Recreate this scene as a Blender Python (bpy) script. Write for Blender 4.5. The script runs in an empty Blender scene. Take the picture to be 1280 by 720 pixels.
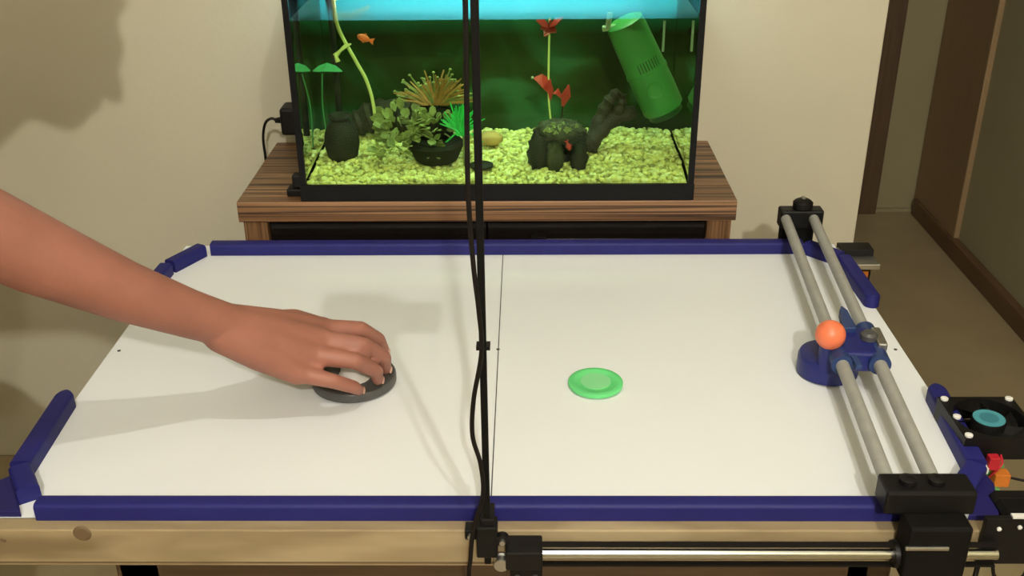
import bpy, bmesh, math, random
from mathutils import Vector, Matrix, Quaternion

random.seed(7)
T = 0.62                      # height of the playing surface above the floor; coordinates below are relative to it
scn = bpy.context.scene
col = scn.collection
PI = math.pi

# ------------------------------------------------------------------ camera
def make_camera():
    f, pitch, yaw, roll = 1299.58, 0.4580, -0.0164, -0.0097
    cp, sp, cy, sy = math.cos(pitch), math.sin(pitch), math.cos(yaw), math.sin(yaw)
    fw = Vector((sy * cp, cy * cp, -sp)); rt = Vector((cy, -sy, 0)); up = rt.cross(fw)
    r2 = rt * math.cos(roll) + up * math.sin(roll)
    u2 = -rt * math.sin(roll) + up * math.cos(roll)
    cd = bpy.data.cameras.new('camera'); co = bpy.data.objects.new('camera', cd); col.objects.link(co)
    m = Matrix((r2, u2, -fw)).transposed().to_4x4()
    m.translation = Vector((0.0292, -1.1441, 0.6518 + T))
    co.matrix_world = m
    cd.sensor_width = 36.0; cd.lens = 36.0 * f / 1280.0
    cd.clip_start = 0.02
    scn.camera = co
make_camera()

# ------------------------------------------------------------------ world and exposure
w = bpy.data.worlds.new('world'); scn.world = w; w.use_nodes = True
w.node_tree.nodes['Background'].inputs[0].default_value = (1.0, 0.9, 0.75, 1)
w.node_tree.nodes['Background'].inputs[1].default_value = 0.05
vs = scn.view_settings
vs.view_transform = 'Standard'; vs.look = 'None'; vs.gamma = 1.0; vs.use_curve_mapping = False
vs.exposure = 0.0

KEY_POS, KEY_W = (0.20, -0.93, 1.78), 30.0        # ceiling lamp above the player's end of the room
FILL_POS, FILL_W = (0.25, -2.60, 1.74), 165.0      # second lamp further back
LAMP_COL = (1.0, 0.955, 0.86)
TUBE_STRENGTH = 58.0

# ------------------------------------------------------------------ helpers
def V(*a): return Vector(a)

class MB:
    """collects shapes given in table coordinates; build() links them as one mesh object"""
    def __init__(s): s.v = []; s.f = []
    def add(s, vs_, fs):
        o = len(s.v); s.v += [Vector(p) for p in vs_]; s.f += [tuple(i + o for i in f) for f in fs]; return s
    def box(s, lo, hi, rz=0.0, about=None):
        x0, y0, z0 = lo; x1, y1, z1 = hi
        p = [V(x, y, z) for z in (z0, z1) for x, y in ((x0, y0), (x1, y0), (x1, y1), (x0, y1))]
        if rz:
            c = Vector(about) if about else (Vector(lo) + Vector(hi)) / 2
            R = Matrix.Rotation(rz, 3, 'Z'); p = [R @ (q - c) + c for q in p]
        return s.add(p, [(0, 3, 2, 1), (4, 5, 6, 7), (0, 1, 5, 4), (1, 2, 6, 5), (2, 3, 7, 6), (3, 0, 4, 7)])
    def prism(s, poly, z0, z1):
        n = len(poly)
        p = [V(x, y, z0) for x, y in poly] + [V(x, y, z1) for x, y in poly]
        fs = [tuple(range(n - 1, -1, -1)), tuple(range(n, 2 * n))]
        fs += [(i, (i + 1) % n, n + (i + 1) % n, n + i) for i in range(n)]
        return s.add(p, fs)
    def tube(s, path, r, seg=10, caps=True):
        path = [Vector(p) for p in path]; n = len(path)
        rad = r if isinstance(r, (list, tuple)) else [r] * n
        ref = None; rings = []
        for i, p in enumerate(path):
            d = (path[min(i + 1, n - 1)] - path[max(i - 1, 0)]).normalized()
            if ref is None:
                ref = d.orthogonal().normalized()
            else:
                ref = (ref - d * ref.dot(d)).normalized()
            b = d.cross(ref)
            rings.append([p + (ref * math.cos(2 * PI * k / seg) + b * math.sin(2 * PI * k / seg)) * rad[i] for k in range(seg)])
        vs_ = [q for ring in rings for q in ring]
        fs = [(i * seg + k, i * seg + (k + 1) % seg, (i + 1) * seg + (k + 1) % seg, (i + 1) * seg + k)
              for i in range(n - 1) for k in range(seg)]
        if caps:
            fs += [tuple(range(seg - 1, -1, -1)), tuple((n - 1) * seg + k for k in range(seg))]
        return s.add(vs_, fs)
    def lathe(s, prof, c=(0, 0, 0), axis=(0, 0, 1), seg=32):
        """profile of (radius, height) turned about axis through c"""
        q = V(0, 0, 1).rotation_difference(Vector(axis).normalized()); c = Vector(c)
        vs_ = []; fs = []; n = len(prof)
        for r, h in prof:
            for k in range(seg):
                a = 2 * PI * k / seg
                vs_.append(c + q @ V(max(r, 1e-5) * math.cos(a), max(r, 1e-5) * math.sin(a), h))
        for i in range(n - 1):
            for k in range(seg):
                fs.append((i * seg + k, i * seg + (k + 1) % seg, (i + 1) * seg + (k + 1) % seg, (i + 1) * seg + k))
        fs += [tuple(range(seg - 1, -1, -1)), tuple((n - 1) * seg + k for k in range(seg))]
        return s.add(vs_, fs)
    def ball(s, c, r, sc=(1, 1, 1), rot=None, seg=16, rings=10, jit=0.0):
        c = Vector(c); vs_ = [V(0, 0, -1)]; fs = []
        for i in range(1, rings):
            t = PI * i / rings
            for k in range(seg):
                a = 2 * PI * k / seg
                vs_.append(V(math.sin(t) * math.cos(a), math.sin(t) * math.sin(a), -math.cos(t)))
        vs_.append(V(0, 0, 1)); last = len(vs_) - 1
        fs += [(0, 1 + (k + 1) % seg, 1 + k) for k in range(seg)]
        for i in range(rings - 2):
            for k in range(seg):
                a, b = 1 + i * seg + k, 1 + i * seg + (k + 1) % seg
                fs.append((a, b, b + seg, a + seg))
        o = 1 + (rings - 2) * seg
        fs += [(o + k, o + (k + 1) % seg, last) for k in range(seg)]
        out = []
        for p in vs_:
            p = p * (r * (1 + random.uniform(-jit, jit)))
            p = V(p.x * sc[0], p.y * sc[1], p.z * sc[2])
            if rot is not None: p = rot @ p
            out.append(c + p)
        return s.add(out, fs)
    def ribbon(s, path, widths, side, thick=0.0006):
        """thin leaf blade along path, width along side, with real thickness"""
        path = [Vector(p) for p in path]; side = Vector(side).normalized(); n = len(path); vs_ = []
        for i, p in enumerate(path):
            d = (path[min(i + 1, n - 1)] - path[max(i - 1, 0)]).normalized()
            sd = (side - d * side.dot(d)).normalized(); nn = d.cross(sd)
            for a, b in ((-1, -1), (1, -1), (1, 1), (-1, 1)):
                vs_.append(p + sd * a * widths[i] + nn * b * thick)
        fs = [(i * 4 + k, i * 4 + (k + 1) % 4, (i + 1) * 4 + (k + 1) % 4, (i + 1) * 4 + k) for i in range(n - 1) for k in range(4)]
        fs += [(3, 2, 1, 0), tuple((n - 1) * 4 + k for k in range(4))]
        return s.add(vs_, fs)
    def build(s, name, m, parent=None, origin=None, smooth=False, bevel=0.0, label=None):
        if parent is not None: org = Vector(parent['_o'])
        elif origin is not None: org = Vector(origin)
        else: org = V(0, 0, -T)
        me = bpy.data.meshes.new(name)
        me.from_pydata([tuple(p - org) for p in s.v], [], s.f); me.update()
        o = bpy.data.objects.new(name, me); col.objects.link(o)
        if parent is not None: o.parent = parent
        else: o.location = org + V(0, 0, T)
        o['_o'] = tuple(org)
        me.materials.append(m)
        if smooth:
            me.shade_smooth()
            if smooth != 'all':
                try: me.set_sharp_from_angle(angle=math.radians(40))
                except Exception: pass
        if bevel:
            b = o.modifiers.new('bevel', 'BEVEL'); b.width = bevel; b.segments = 2; b.limit_method = 'ANGLE'
            b.angle_limit = math.radians(40)
        if label: o['label'] = label
        return o

def thing(name, label, cat, loc, group=None):
    o = bpy.data.objects.new(name, None); col.objects.link(o)
    o.empty_display_size = 0.05
    o.location = Vector(loc) + V(0, 0, T); o['_o'] = tuple(loc)
    o['label'] = label; o['category'] = cat
    if group: o['group'] = group
    return o

def tag(o, label, cat=None, group=None, kind=None):
    o['label'] = label
    if cat: o['category'] = cat
    if group: o['group'] = group
    if kind: o['kind'] = kind
    return o

def struct(o, label=None):
    o['kind'] = 'structure'
    if label: o['label'] = label
    return o

def spline(pts, n=8):
    """Catmull-Rom through the points"""
    P = [Vector(p) for p in pts]; out = []
    P = [P[0] * 2 - P[1]] + P + [P[-1] * 2 - P[-2]]
    for i in range(1, len(P) - 2):
        for k in range(n):
            t = k / n; a, b, c, d = P[i - 1], P[i], P[i + 1], P[i + 2]
            out.append(0.5 * ((2 * b) + (c - a) * t + (2 * a - 5 * b + 4 * c - d) * t * t + (3 * b - a - 3 * c + d) * t ** 3))
    out.append(P[-2]); return out

# ------------------------------------------------------------------ materials
def mat(name, c, rough=0.5, metal=0.0, var=0.12, scale=30.0, bump=0.0, bscale=None, spec=0.5, stretch=None, sss=0.0):
    m = bpy.data.materials.new(name); m.use_nodes = True
    nt = m.node_tree; b = nt.nodes['Principled BSDF']
    tc = nt.nodes.new('ShaderNodeTexCoord'); src = tc.outputs['Object']
    if stretch:
        mp = nt.nodes.new('ShaderNodeMapping'); mp.inputs['Scale'].default_value = stretch
        nt.links.new(src, mp.inputs[0]); src = mp.outputs[0]
    nz = nt.nodes.new('ShaderNodeTexNoise'); nz.inputs['Scale'].default_value = scale; nz.inputs['Detail'].default_value = 4
    nt.links.new(src, nz.inputs['Vector'])
    cr = nt.nodes.new('ShaderNodeValToRGB')
    lo = tuple(max(0, x * (1 - var)) for x in c); hi = tuple(min(1, x * (1 + var)) for x in c)
    cr.color_ramp.elements[0].position = 0.3; cr.color_ramp.elements[0].color = (*lo, 1)
    cr.color_ramp.elements[1].position = 0.7; cr.color_ramp.elements[1].color = (*hi, 1)
    nt.links.new(nz.outputs['Fac'], cr.inputs[0]); nt.links.new(cr.outputs[0], b.inputs['Base Color'])
    b.inputs['Roughness'].default_value = rough; b.inputs['Metallic'].default_value = metal
    b.inputs['Specular IOR Level'].default_value = spec
    if sss:
        b.inputs['Subsurface Weight'].default_value = sss; b.inputs['Subsurface Radius'].default_value = (0.012, 0.005, 0.003)
        b.inputs['Subsurface Scale'].default_value = 0.5
    if bump:
        n2 = nt.nodes.new('ShaderNodeTexNoise'); n2.inputs['Scale'].default_value = bscale or scale * 4
        n2.inputs['Detail'].default_value = 3; nt.links.new(src, n2.inputs['Vector'])
        bp = nt.nodes.new('ShaderNodeBump'); bp.inputs['Strength'].default_value = bump; bp.inputs['Distance'].default_value = 0.002
        nt.links.new(n2.outputs['Fac'], bp.inputs['Height']); nt.links.new(bp.outputs[0], b.inputs['Normal'])
    return m

def wood(name, cols, stretch, rough=0.45, scale=1.0, detail=3.0, lo=0.36, hi=0.64):
    m = bpy.data.materials.new(name); m.use_nodes = True
    nt = m.node_tree; b = nt.nodes['Principled BSDF']
    tc = nt.nodes.new('ShaderNodeTexCoord'); mp = nt.nodes.new('ShaderNodeMapping'); mp.inputs['Scale'].default_value = stretch
    nz = nt.nodes.new('ShaderNodeTexNoise'); nz.inputs['Scale'].default_value = scale; nz.inputs['Detail'].default_value = detail
    cr = nt.nodes.new('ShaderNodeValToRGB')
    e = cr.color_ramp.elements
    n = len(cols)
    e[0].position = lo; e[0].color = (*cols[0], 1); e[1].position = hi; e[1].color = (*cols[-1], 1)
    for i in range(1, n - 1):
        x = e.new(lo + (hi - lo) * i / (n - 1)); x.color = (*cols[i], 1)
    nt.links.new(tc.outputs['Object'], mp.inputs[0]); nt.links.new(mp.outputs[0], nz.inputs['Vector'])
    nt.links.new(nz.outputs['Fac'], cr.inputs[0]); nt.links.new(cr.outputs[0], b.inputs['Base Color'])
    b.inputs['Roughness'].default_value = rough
    return m

def glassy(name, tint, rough=0.02, ior=1.33, gl=1.0):
    m = bpy.data.materials.new(name); m.use_nodes = True; nt = m.node_tree
    for n in list(nt.nodes): nt.nodes.remove(n)
    out = nt.nodes.new('ShaderNodeOutputMaterial'); mx = nt.nodes.new('ShaderNodeMixShader')
    tr = nt.nodes.new('ShaderNodeBsdfTransparent'); tr.inputs[0].default_value = (*tint, 1)
    gs = nt.nodes.new('ShaderNodeBsdfGlossy'); gs.inputs['Roughness'].default_value = rough
    gs.inputs[0].default_value = (gl, gl, gl, 1)
    fr = nt.nodes.new('ShaderNodeFresnel'); fr.inputs[0].default_value = ior
    nt.links.new(fr.outputs[0], mx.inputs[0]); nt.links.new(tr.outputs[0], mx.inputs[1]); nt.links.new(gs.outputs[0], mx.inputs[2])
    nt.links.new(mx.outputs[0], out.inputs[0])
    return m

def emissive(name, c, strength):
    m = bpy.data.materials.new(name); m.use_nodes = True; nt = m.node_tree
    b = nt.nodes['Principled BSDF']; b.inputs['Base Color'].default_value = (*c, 1)
    b.inputs['Emission Color'].default_value = (*c, 1); b.inputs['Emission Strength'].default_value = strength
    return m

M = {}
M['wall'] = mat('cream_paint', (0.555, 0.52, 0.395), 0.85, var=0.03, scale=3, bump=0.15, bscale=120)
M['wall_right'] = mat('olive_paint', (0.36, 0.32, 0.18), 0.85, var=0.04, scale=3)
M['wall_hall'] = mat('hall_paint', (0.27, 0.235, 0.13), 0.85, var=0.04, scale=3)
M['ceiling'] = mat('ceiling_paint', (0.72, 0.69, 0.62), 0.9, var=0.02, scale=3)
M['floor'] = mat('brown_tile', (0.33, 0.26, 0.145), 0.4, var=0.1, scale=5)
M['baseboard'] = mat('brown_skirting', (0.12, 0.065, 0.03), 0.4, var=0.15, scale=8)
M['door'] = mat('dark_door_wood', (0.085, 0.05, 0.025), 0.5, var=0.2, scale=6, stretch=(20, 20, 1))
M['panel_brown'] = mat('brown_panel_wood', (0.30, 0.20, 0.10), 0.6, var=0.08, scale=6, stretch=(20, 20, 1))
M['white'] = mat('white_board', (0.785, 0.815, 0.83), 0.6, spec=0.3, var=0.012, scale=4)
M['hole'] = mat('pencil_black', (0.05, 0.05, 0.05), 0.7)
M['blue'] = mat('navy_foam', (0.014, 0.014, 0.135), 0.55, spec=0.3, var=0.12, scale=12, bump=0.08, bscale=300)
M['blueplate'] = mat('navy_plastic', (0.014, 0.012, 0.10), 0.45, spec=0.3, var=0.08, scale=20)
M['beam'] = wood('pine', [(0.20, 0.145, 0.075), (0.34, 0.26, 0.145), (0.28, 0.21, 0.115), (0.39, 0.305, 0.18)], (3, 14, 14), 0.55)
M['knot'] = mat('pine_knot', (0.14, 0.09, 0.045), 0.6)
M['zebra'] = wood('zebrano', [(0.03, 0.011, 0.005), (0.24, 0.12, 0.05), (0.03, 0.012, 0.005), (0.34, 0.18, 0.085), (0.04, 0.016, 0.007), (0.30, 0.16, 0.07), (0.05, 0.02, 0.009)],
                  (0.5, 48, 75), 0.4, 1.0, 1.0, 0.33, 0.67)
M['zebra_v'] = wood('zebrano_upright', [(0.05, 0.024, 0.010), (0.22, 0.115, 0.05), (0.09, 0.042, 0.018), (0.30, 0.17, 0.085)], (60, 60, 1.5), 0.35)
M['black'] = mat('black_plastic', (0.006, 0.0055, 0.0055), 0.45, var=0.2, spec=0.25)
M['blackmatte'] = mat('black_matte', (0.005, 0.0045, 0.004), 0.65, var=0.2, spec=0.15)
M['darkglass'] = mat('black_glass', (0.008, 0.006, 0.005), 0.12, var=0.1)
M['darkwood'] = mat('dark_brown_wood', (0.075, 0.042, 0.02), 0.45, var=0.25, scale=6, stretch=(2, 20, 20))
M['steel'] = mat('steel', (0.52, 0.52, 0.47), 0.22, metal=1.0, var=0.05)
M['steel_dull'] = mat('dull_steel', (0.5, 0.5, 0.47), 0.4, metal=1.0, var=0.1)
M['tube'] = mat('grey_tube', (0.34, 0.34, 0.31), 0.45, var=0.08, scale=60)
M['belt'] = mat('belt_rubber', (0.008, 0.006, 0.005), 0.7, spec=0.2)
M['screw'] = mat('white_screw', (0.75, 0.75, 0.72), 0.3)
M['teal'] = mat('teal_sticker', (0.07, 0.30, 0.36), 0.4, var=0.05)
M['teal2'] = mat('teal_sticker_dark', (0.04, 0.19, 0.24), 0.4, var=0.05)
M['red'] = mat('red_wire', (0.5, 0.015, 0.03), 0.4)
M['orange'] = mat('orange_plug', (0.55, 0.16, 0.02), 0.45)
M['greenpcb'] = mat('green_board', (0.10, 0.28, 0.08), 0.45)
M['robotblue'] = mat('robot_blue', (0.009, 0.014, 0.14), 0.38, var=0.1)
M['robotblue2'] = mat('robot_blue_light', (0.02, 0.045, 0.15), 0.38, var=0.1)
M['ball'] = mat('orange_ball', (0.85, 0.20, 0.09), 0.4, var=0.05)
M['puck'] = mat('green_puck', (0.13, 0.66, 0.22), 0.4, var=0.06, scale=50)
M['puckrim'] = mat('green_puck_rim', (0.25, 0.70, 0.32), 0.4, var=0.05)
M['mallet'] = mat('grey_mallet', (0.07, 0.07, 0.068), 0.4, var=0.1)
M['malletwhite'] = mat('white_mallet_knob', (0.75, 0.72, 0.66), 0.4, var=0.05)
M['skin'] = mat('skin', (0.33, 0.135, 0.095), 0.55, var=0.10, scale=18, bump=0.12, bscale=220, sss=0.15)
M['nail'] = mat('nail', (0.62, 0.34, 0.25), 0.3, var=0.05)
M['shirt'] = mat('charcoal_shirt', (0.05, 0.05, 0.06), 0.85, var=0.15, scale=60)
M['jeans'] = mat('blue_jeans', (0.05, 0.07, 0.14), 0.85, var=0.2, scale=80)
M['hair'] = mat('dark_hair', (0.02, 0.014, 0.01), 0.6, var=0.3, scale=60)
M['eye'] = mat('eye_white', (0.8, 0.8, 0.78), 0.2, var=0.02)
M['shoe'] = mat('shoe', (0.06, 0.06, 0.06), 0.6)
M['lampmetal'] = mat('lamp_metal', (0.6, 0.58, 0.54), 0.35, var=0.05)
M['globe'] = emissive('lit_globe', (1.0, 0.9, 0.74), 3.0)

# ------------------------------------------------------------------ ceiling lamps (each with its own light)
CEIL = 1.98
def pendant(loc, watts, label, radius):
    x, y, z = loc
    t = thing('pendant_lamp', label, 'lamp', (x, y, CEIL), 'ceiling lamps')
    MB().lathe([(0.045, 0), (0.045, -0.012), (0.02, -0.022)], (x, y, CEIL), seg=24).build('canopy', M['lampmetal'], t, smooth=True)
    MB().tube([(x, y, CEIL - 0.02), (x, y, z + 0.06)], 0.004, 8).build('cord', M['black'], t)
    MB().lathe([(0.012, 0.075), (0.03, 0.065), (0.034, 0.045), (0.03, 0.043), (0.01, 0.06)], (x, y, z), seg=24).build('lamp_holder', M['lampmetal'], t, smooth=True)
    L = bpy.data.lights.new('bulb_light', 'POINT'); L.energy = watts; L.color = LAMP_COL; L.shadow_soft_size = radius
    lo = bpy.data.objects.new('bulb_light', L); col.objects.link(lo); lo.parent = t; lo.location = Vector(loc) - V(x, y, CEIL)
pendant(KEY_POS, KEY_W, 'pendant bulb lamp above the near edge of the table', 0.013)
pendant(FILL_POS, FILL_W, 'pendant bulb lamp hanging furthest back behind the viewpoint', 0.036)

# ------------------------------------------------------------------ room shell
FL = -T
WY = 0.645
struct(MB().box((-3.6, -5.1, FL - 0.1), (1.4, 2.1, FL)).build('floor', M['floor']), 'brown tiled floor')
struct(MB().box((-3.6, -5.1, CEIL), (1.4, 2.1, CEIL + 0.1)).build('ceiling', M['ceiling']), 'pale ceiling')
struct(MB().box((-3.6, WY, FL), (0.640, WY + 0.12, CEIL)).build('wall_back', M['wall'], bevel=0.003), 'cream painted wall behind the aquarium')
struct(MB().box((-3.6, -5.1, FL), (-3.5, WY, CEIL)).build('wall_left', M['wall']), 'cream side wall')
struct(MB().box((-3.5, -5.1, FL), (1.3, -5.0, CEIL)).build('wall_front', M['wall']), 'cream wall behind the viewpoint')
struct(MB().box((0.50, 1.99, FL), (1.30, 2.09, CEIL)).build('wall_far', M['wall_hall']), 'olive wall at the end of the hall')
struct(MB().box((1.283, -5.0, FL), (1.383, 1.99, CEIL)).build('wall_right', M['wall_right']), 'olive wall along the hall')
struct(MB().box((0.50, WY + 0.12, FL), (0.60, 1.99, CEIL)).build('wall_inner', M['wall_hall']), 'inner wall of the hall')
# far dark door; brown panel with a handle in the right wall
d = MB().box((0.70, 1.962, FL), (1.146, 1.992, 1.45)).build('door_1', M['door'], bevel=0.004)
struct(d, 'dark brown door at the end of the hall')
for z0, z1 in ((FL + 0.12, 0.25), (0.37, 1.3)):
    MB().box((0.78, 1.953, z0), (1.04, 1.963, z1)).build('panel', M['door'], d, bevel=0.006)
MB().box((1.07, 1.925, 0.36), (1.10, 1.962, 0.385)).build('handle', M['steel_dull'], d, bevel=0.004)
d = MB().box((1.268, 1.645, FL), (1.290, 1.985, 1.45)).build('hall_panel', M['panel_brown'], bevel=0.003)
struct(d, 'brown panel in the right hall wall')
MB().box((1.235, 1.90, 0.36), (1.268, 1.93, 0.385)).build('handle', M['steel_dull'], d, bevel=0.004)
struct(MB().box((1.258, -5.0, FL), (1.284, 1.965, FL + 0.055)).build('baseboard_right', M['baseboard'], bevel=0.004), 'brown skirting along the hall wall')
struct(MB().box((1.146, 1.978, FL), (1.27, 1.992, FL + 0.012)).build('baseboard_far', M['wall_hall'], bevel=0.002), 'skirting at the end of the hall')

# ------------------------------------------------------------------ air hockey table
tb = thing('air_hockey_table', 'white air hockey table with navy foam rails and pine edge', 'table', (0, 0, FL))
MB().box((-0.502, -0.334, -0.012), (0.502, 0.330, 0.0)).build('playing_board', M['white'], tb, bevel=0.0015)
MB().box((-0.0082, -0.316, -0.001), (-0.0070, 0.291, 0.0003)).build('centre_line', M['hole'], tb)
for x, y in ((-0.49, 0.0), (0.492, 0.0), (-0.008, 0.002)):
    MB().lathe([(0.0022, -0.001), (0.0022, 0.0005)], (x, y, 0), seg=12).build('screw_hole', M['hole'], tb)

def rail(p0, p1, w, h, round0=False, round1=False, name='rail'):
    """foam rail along p0-p1 (inner foot line), lying outward by w (left of the direction), rounded on top"""
    a, b = Vector((*p0, 0)), Vector((*p1, 0)); d = (b - a).normalized(); n = V(-d.y, d.x, 0); L = (b - a).length
    r = 0.0045
    prof = [(0, 0.0002)]
    for k in range(5):
        t = PI / 2 * k / 4; prof.append((r - r * math.cos(t), h - r + r * math.sin(t)))
    for k in range(5):
        t = PI / 2 * k / 4; prof.append((w - r + r * math.sin(t), h - r + r * math.cos(t)))
    prof.append((w, 0.0002))
    stations = [(0.0, 1.0), (L, 1.0)]
    if round0: stations = [(w * 0.5 * (1 - math.cos(PI / 2 * k / 5)), max(0.12, math.sin(PI / 2 * k / 5))) for k in range(5)] + [(w * 0.5, 1.0), (L, 1.0)]
    if round1: stations = stations[:-1] + [(L - w * 0.5, 1.0)] + [(L - w * 0.5 * (1 - math.sin(PI / 2 * k / 5)), max(0.12, math.cos(PI / 2 * k / 5))) for k in range(1, 6)]
    vs_ = []; m = len(prof)
    for s_, k_ in stations:
        for u, z in prof:
            vs_.append(a + d * s_ + n * (w / 2 + (u - w / 2) * k_) + V(0, 0, z))
    fs = [(i * m + j, i * m + (j + 1) % m, (i + 1) * m + (j + 1) % m, (i + 1) * m + j) for i in range(len(stations) - 1) for j in range(m)]
    fs += [tuple(range(m - 1, -1, -1)), tuple((len(stations) - 1) * m + j for j in range(m))]
    mb = MB(); mb.add(vs_, fs); mb.f = [f[::-1] for f in mb.f]
    return mb.build(name, M['blue'], tb, smooth=True)

RH = 0.0185
rail((-0.452, 0.291), (0.444, 0.291), 0.020, RH)                   # back
rail((-0.487, 0.231), (-0.457, 0.289), 0.020, RH)                  # back left corner
rail((-0.494, 0.118), (-0.489, 0.226), 0.020, RH, round0=True)     # left, back half
rail((0.444, 0.291), (0.483, 0.249), 0.021, RH)                    # back right corner
rail((0.483, 0.249), (0.487, 0.112), 0.021, RH, round1=True)       # right, back half
rail((-0.487, -0.262), (-0.494, -0.122), 0.022, RH, round1=True)   # left, front half
rail((-0.462, -0.300), (-0.487, -0.262), 0.022, RH)                # front left corner
rail((0.448, -0.317), (-0.453, -0.317), 0.019, RH)                 # front
rail((0.489, -0.110), (0.479, -0.258), 0.022, RH, round0=True)     # right, front half
rail((0.479, -0.258), (0.453, -0.292), 0.022, RH)                  # front right corner
# corner gussets
MB().prism([(-0.535, -0.33), (-0.47, -0.33), (-0.505, -0.27), (-0.535, -0.30)], -0.006, 0.007).build('corner_plate', M['blueplate'], tb, bevel=0.001)
MB().prism([(0.455, -0.335), (0.4845, -0.335), (0.500, -0.285), (0.497, -0.262)], 0.0005, 0.007).build('corner_plate', M['blueplate'], tb, bevel=0.001)
# timber frame
bm_ = MB().box((-0.535, -0.350, -0.044), (0.478, -0.330, 0.0)).build('front_beam', M['beam'], tb, bevel=0.0015)
MB().lathe([(0.009, 0.0), (0.007, 0.0012)], (-0.403, -0.350, -0.004), axis=(0, -1, 0), seg=16).build('knot', M['knot'], bm_)
MB().lathe([(0.003, 0.0), (0.002, 0.0012)], (-0.482, -0.350, -0.012), axis=(0, -1, 0), seg=12).build('knot', M['knot'], bm_)
MB().box((-0.535, -0.3508, -0.0405), (0.0, -0.349, -0.0388)).build('groove', M['knot'], bm_)
MB().box((-0.502, 0.305, -0.052), (0.502, 0.325, -0.012)).build('back_beam', M['beam'], tb, bevel=0.0015)
MB().box((-0.502, -0.330, -0.052), (-0.480, 0.305, -0.012)).build('side_beam', M['beam'], tb, bevel=0.0015)
MB().box((0.480, -0.330, -0.052), (0.502, 0.305, -0.012)).build('side_beam', M['beam'], tb, bevel=0.0015)

# dark stand the table lies on
st = thing('support_table', 'dark brown wooden stand carrying the air hockey table', 'table', (0, 0, FL))
MB().box((-0.43, -0.27, -0.075), (0.41, 0.27, -0.053)).build('top', M['darkwood'], st, bevel=0.002)
MB().box((-0.42, -0.262, -0.22), (0.40, -0.240, -0.075)).build('apron', M['darkwood'], st, bevel=0.002)
MB().box((-0.42, 0.240, -0.22), (0.40, 0.262, -0.075)).build('apron', M['darkwood'], st, bevel=0.002)
for x in (-0.42, 0.378):
    MB().box((x, -0.24, -0.22), (x + 0.022, 0.24, -0.075)).build('apron', M['darkwood'], st, bevel=0.002)
    for y in (-0.262, 0.212):
        MB().box((x - 0.004, y, FL), (x + 0.046, y + 0.05, -0.075)).build('leg', M['darkwood'], st, bevel=0.003)

# ------------------------------------------------------------------ puck
pk = thing('puck', 'round green puck lying on the white board right of the centre line', 'puck', (0.110, -0.085, 0))
MB().lathe([(0.028, 0.001), (0.0325, 0.002), (0.0325, 0.0055), (0.031, 0.0065), (0.025, 0.0065), (0.0235, 0.0055), (0.0, 0.0055)], (0.110, -0.085, 0), seg=40).build('body', M['puck'], pk, smooth=True)
MB().lathe([(0.018, 0.0050), (0.018, 0.0066), (0.0, 0.0066)], (0.110, -0.085, 0), seg=32).build('centre_disc', M['puckrim'], pk, smooth=True)

# ------------------------------------------------------------------ player's mallet
MX, MY = -0.178, -0.078
ml = thing('hand_mallet', 'dark grey round mallet gripped by the hand', 'mallet', (MX, MY, 0))
MB().lathe([(0.047, 0.001), (0.050, 0.003), (0.050, 0.011), (0.0485, 0.013), (0.044, 0.013), (0.042, 0.009), (0.0, 0.009)], (MX, MY, 0), seg=48).build('base_disc', M['mallet'], ml, smooth=True)
MB().lathe([(0.020, 0.009), (0.016, 0.016), (0.0135, 0.03), (0.015, 0.045), (0.017, 0.052), (0.014, 0.058), (0.0, 0.060)], (MX, MY, 0), seg=32).build('knob', M['malletwhite'], ml, smooth=True)

# ------------------------------------------------------------------ front guide: steel rod, belt, brackets
gd = thing('linear_guide', 'steel guide rod with black belt and bracket along the pine edge', 'guide rail', (0.25, -0.362, -0.015))
GY = -0.363
MB().tube([(0.03, GY, -0.0165), (0.475, GY, -0.0165)], 0.0058, 20).build('rod', M['steel'], gd, smooth=True)
MB().box((0.02, GY - 0.003, -0.0068), (0.475, GY + 0.003, -0.0048)).build('belt', M['belt'], gd)
MB().box((0.02, GY - 0.003, -0.0305), (0.475, GY + 0.003, -0.0285)).build('belt', M['belt'], gd)
br = MB().box((0.008, GY - 0.014, -0.026), (0.043, -0.350, -0.005)).build('bracket', M['black'], gd, bevel=0.0015)
MB().box((0.012, GY - 0.010, -0.041), (0.043, -0.350, -0.025)).build('bracket_foot', M['black'], gd, bevel=0.0015)
MB().lathe([(0.007, 0), (0.0075, 0.002), (0.0055, 0.003), (0.0055, 0.009), (0.0075, 0.010), (0.007, 0.012)], (0.004, GY - 0.012, -0.022), axis=(0, 1, 0), seg=20).build('idler_pulley', M['steel_dull'], gd, smooth=True)
MB().lathe([(0.0065, 0), (0.0065, 0.006)], (0.005, GY - 0.006, 0.003), axis=(0, 1, 0), seg=20).build('nut', M['black'], gd, smooth=True)
MB().lathe([(0.0028, 0), (0.0028, 0.004)], (0.005, GY - 0.010, 0.003), axis=(0, 1, 0), seg=12).build('bolt', M['steel_dull'], gd, smooth=True)
for x in (0.019, 0.036):
    MB().lathe([(0.003, 0), (0.003, 0.003), (0.002, 0.004)], (x, GY - 0.0135, -0.034), axis=(0, -1, 0), seg=12).build('bolt', M['steel_dull'], gd, smooth=True)

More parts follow.
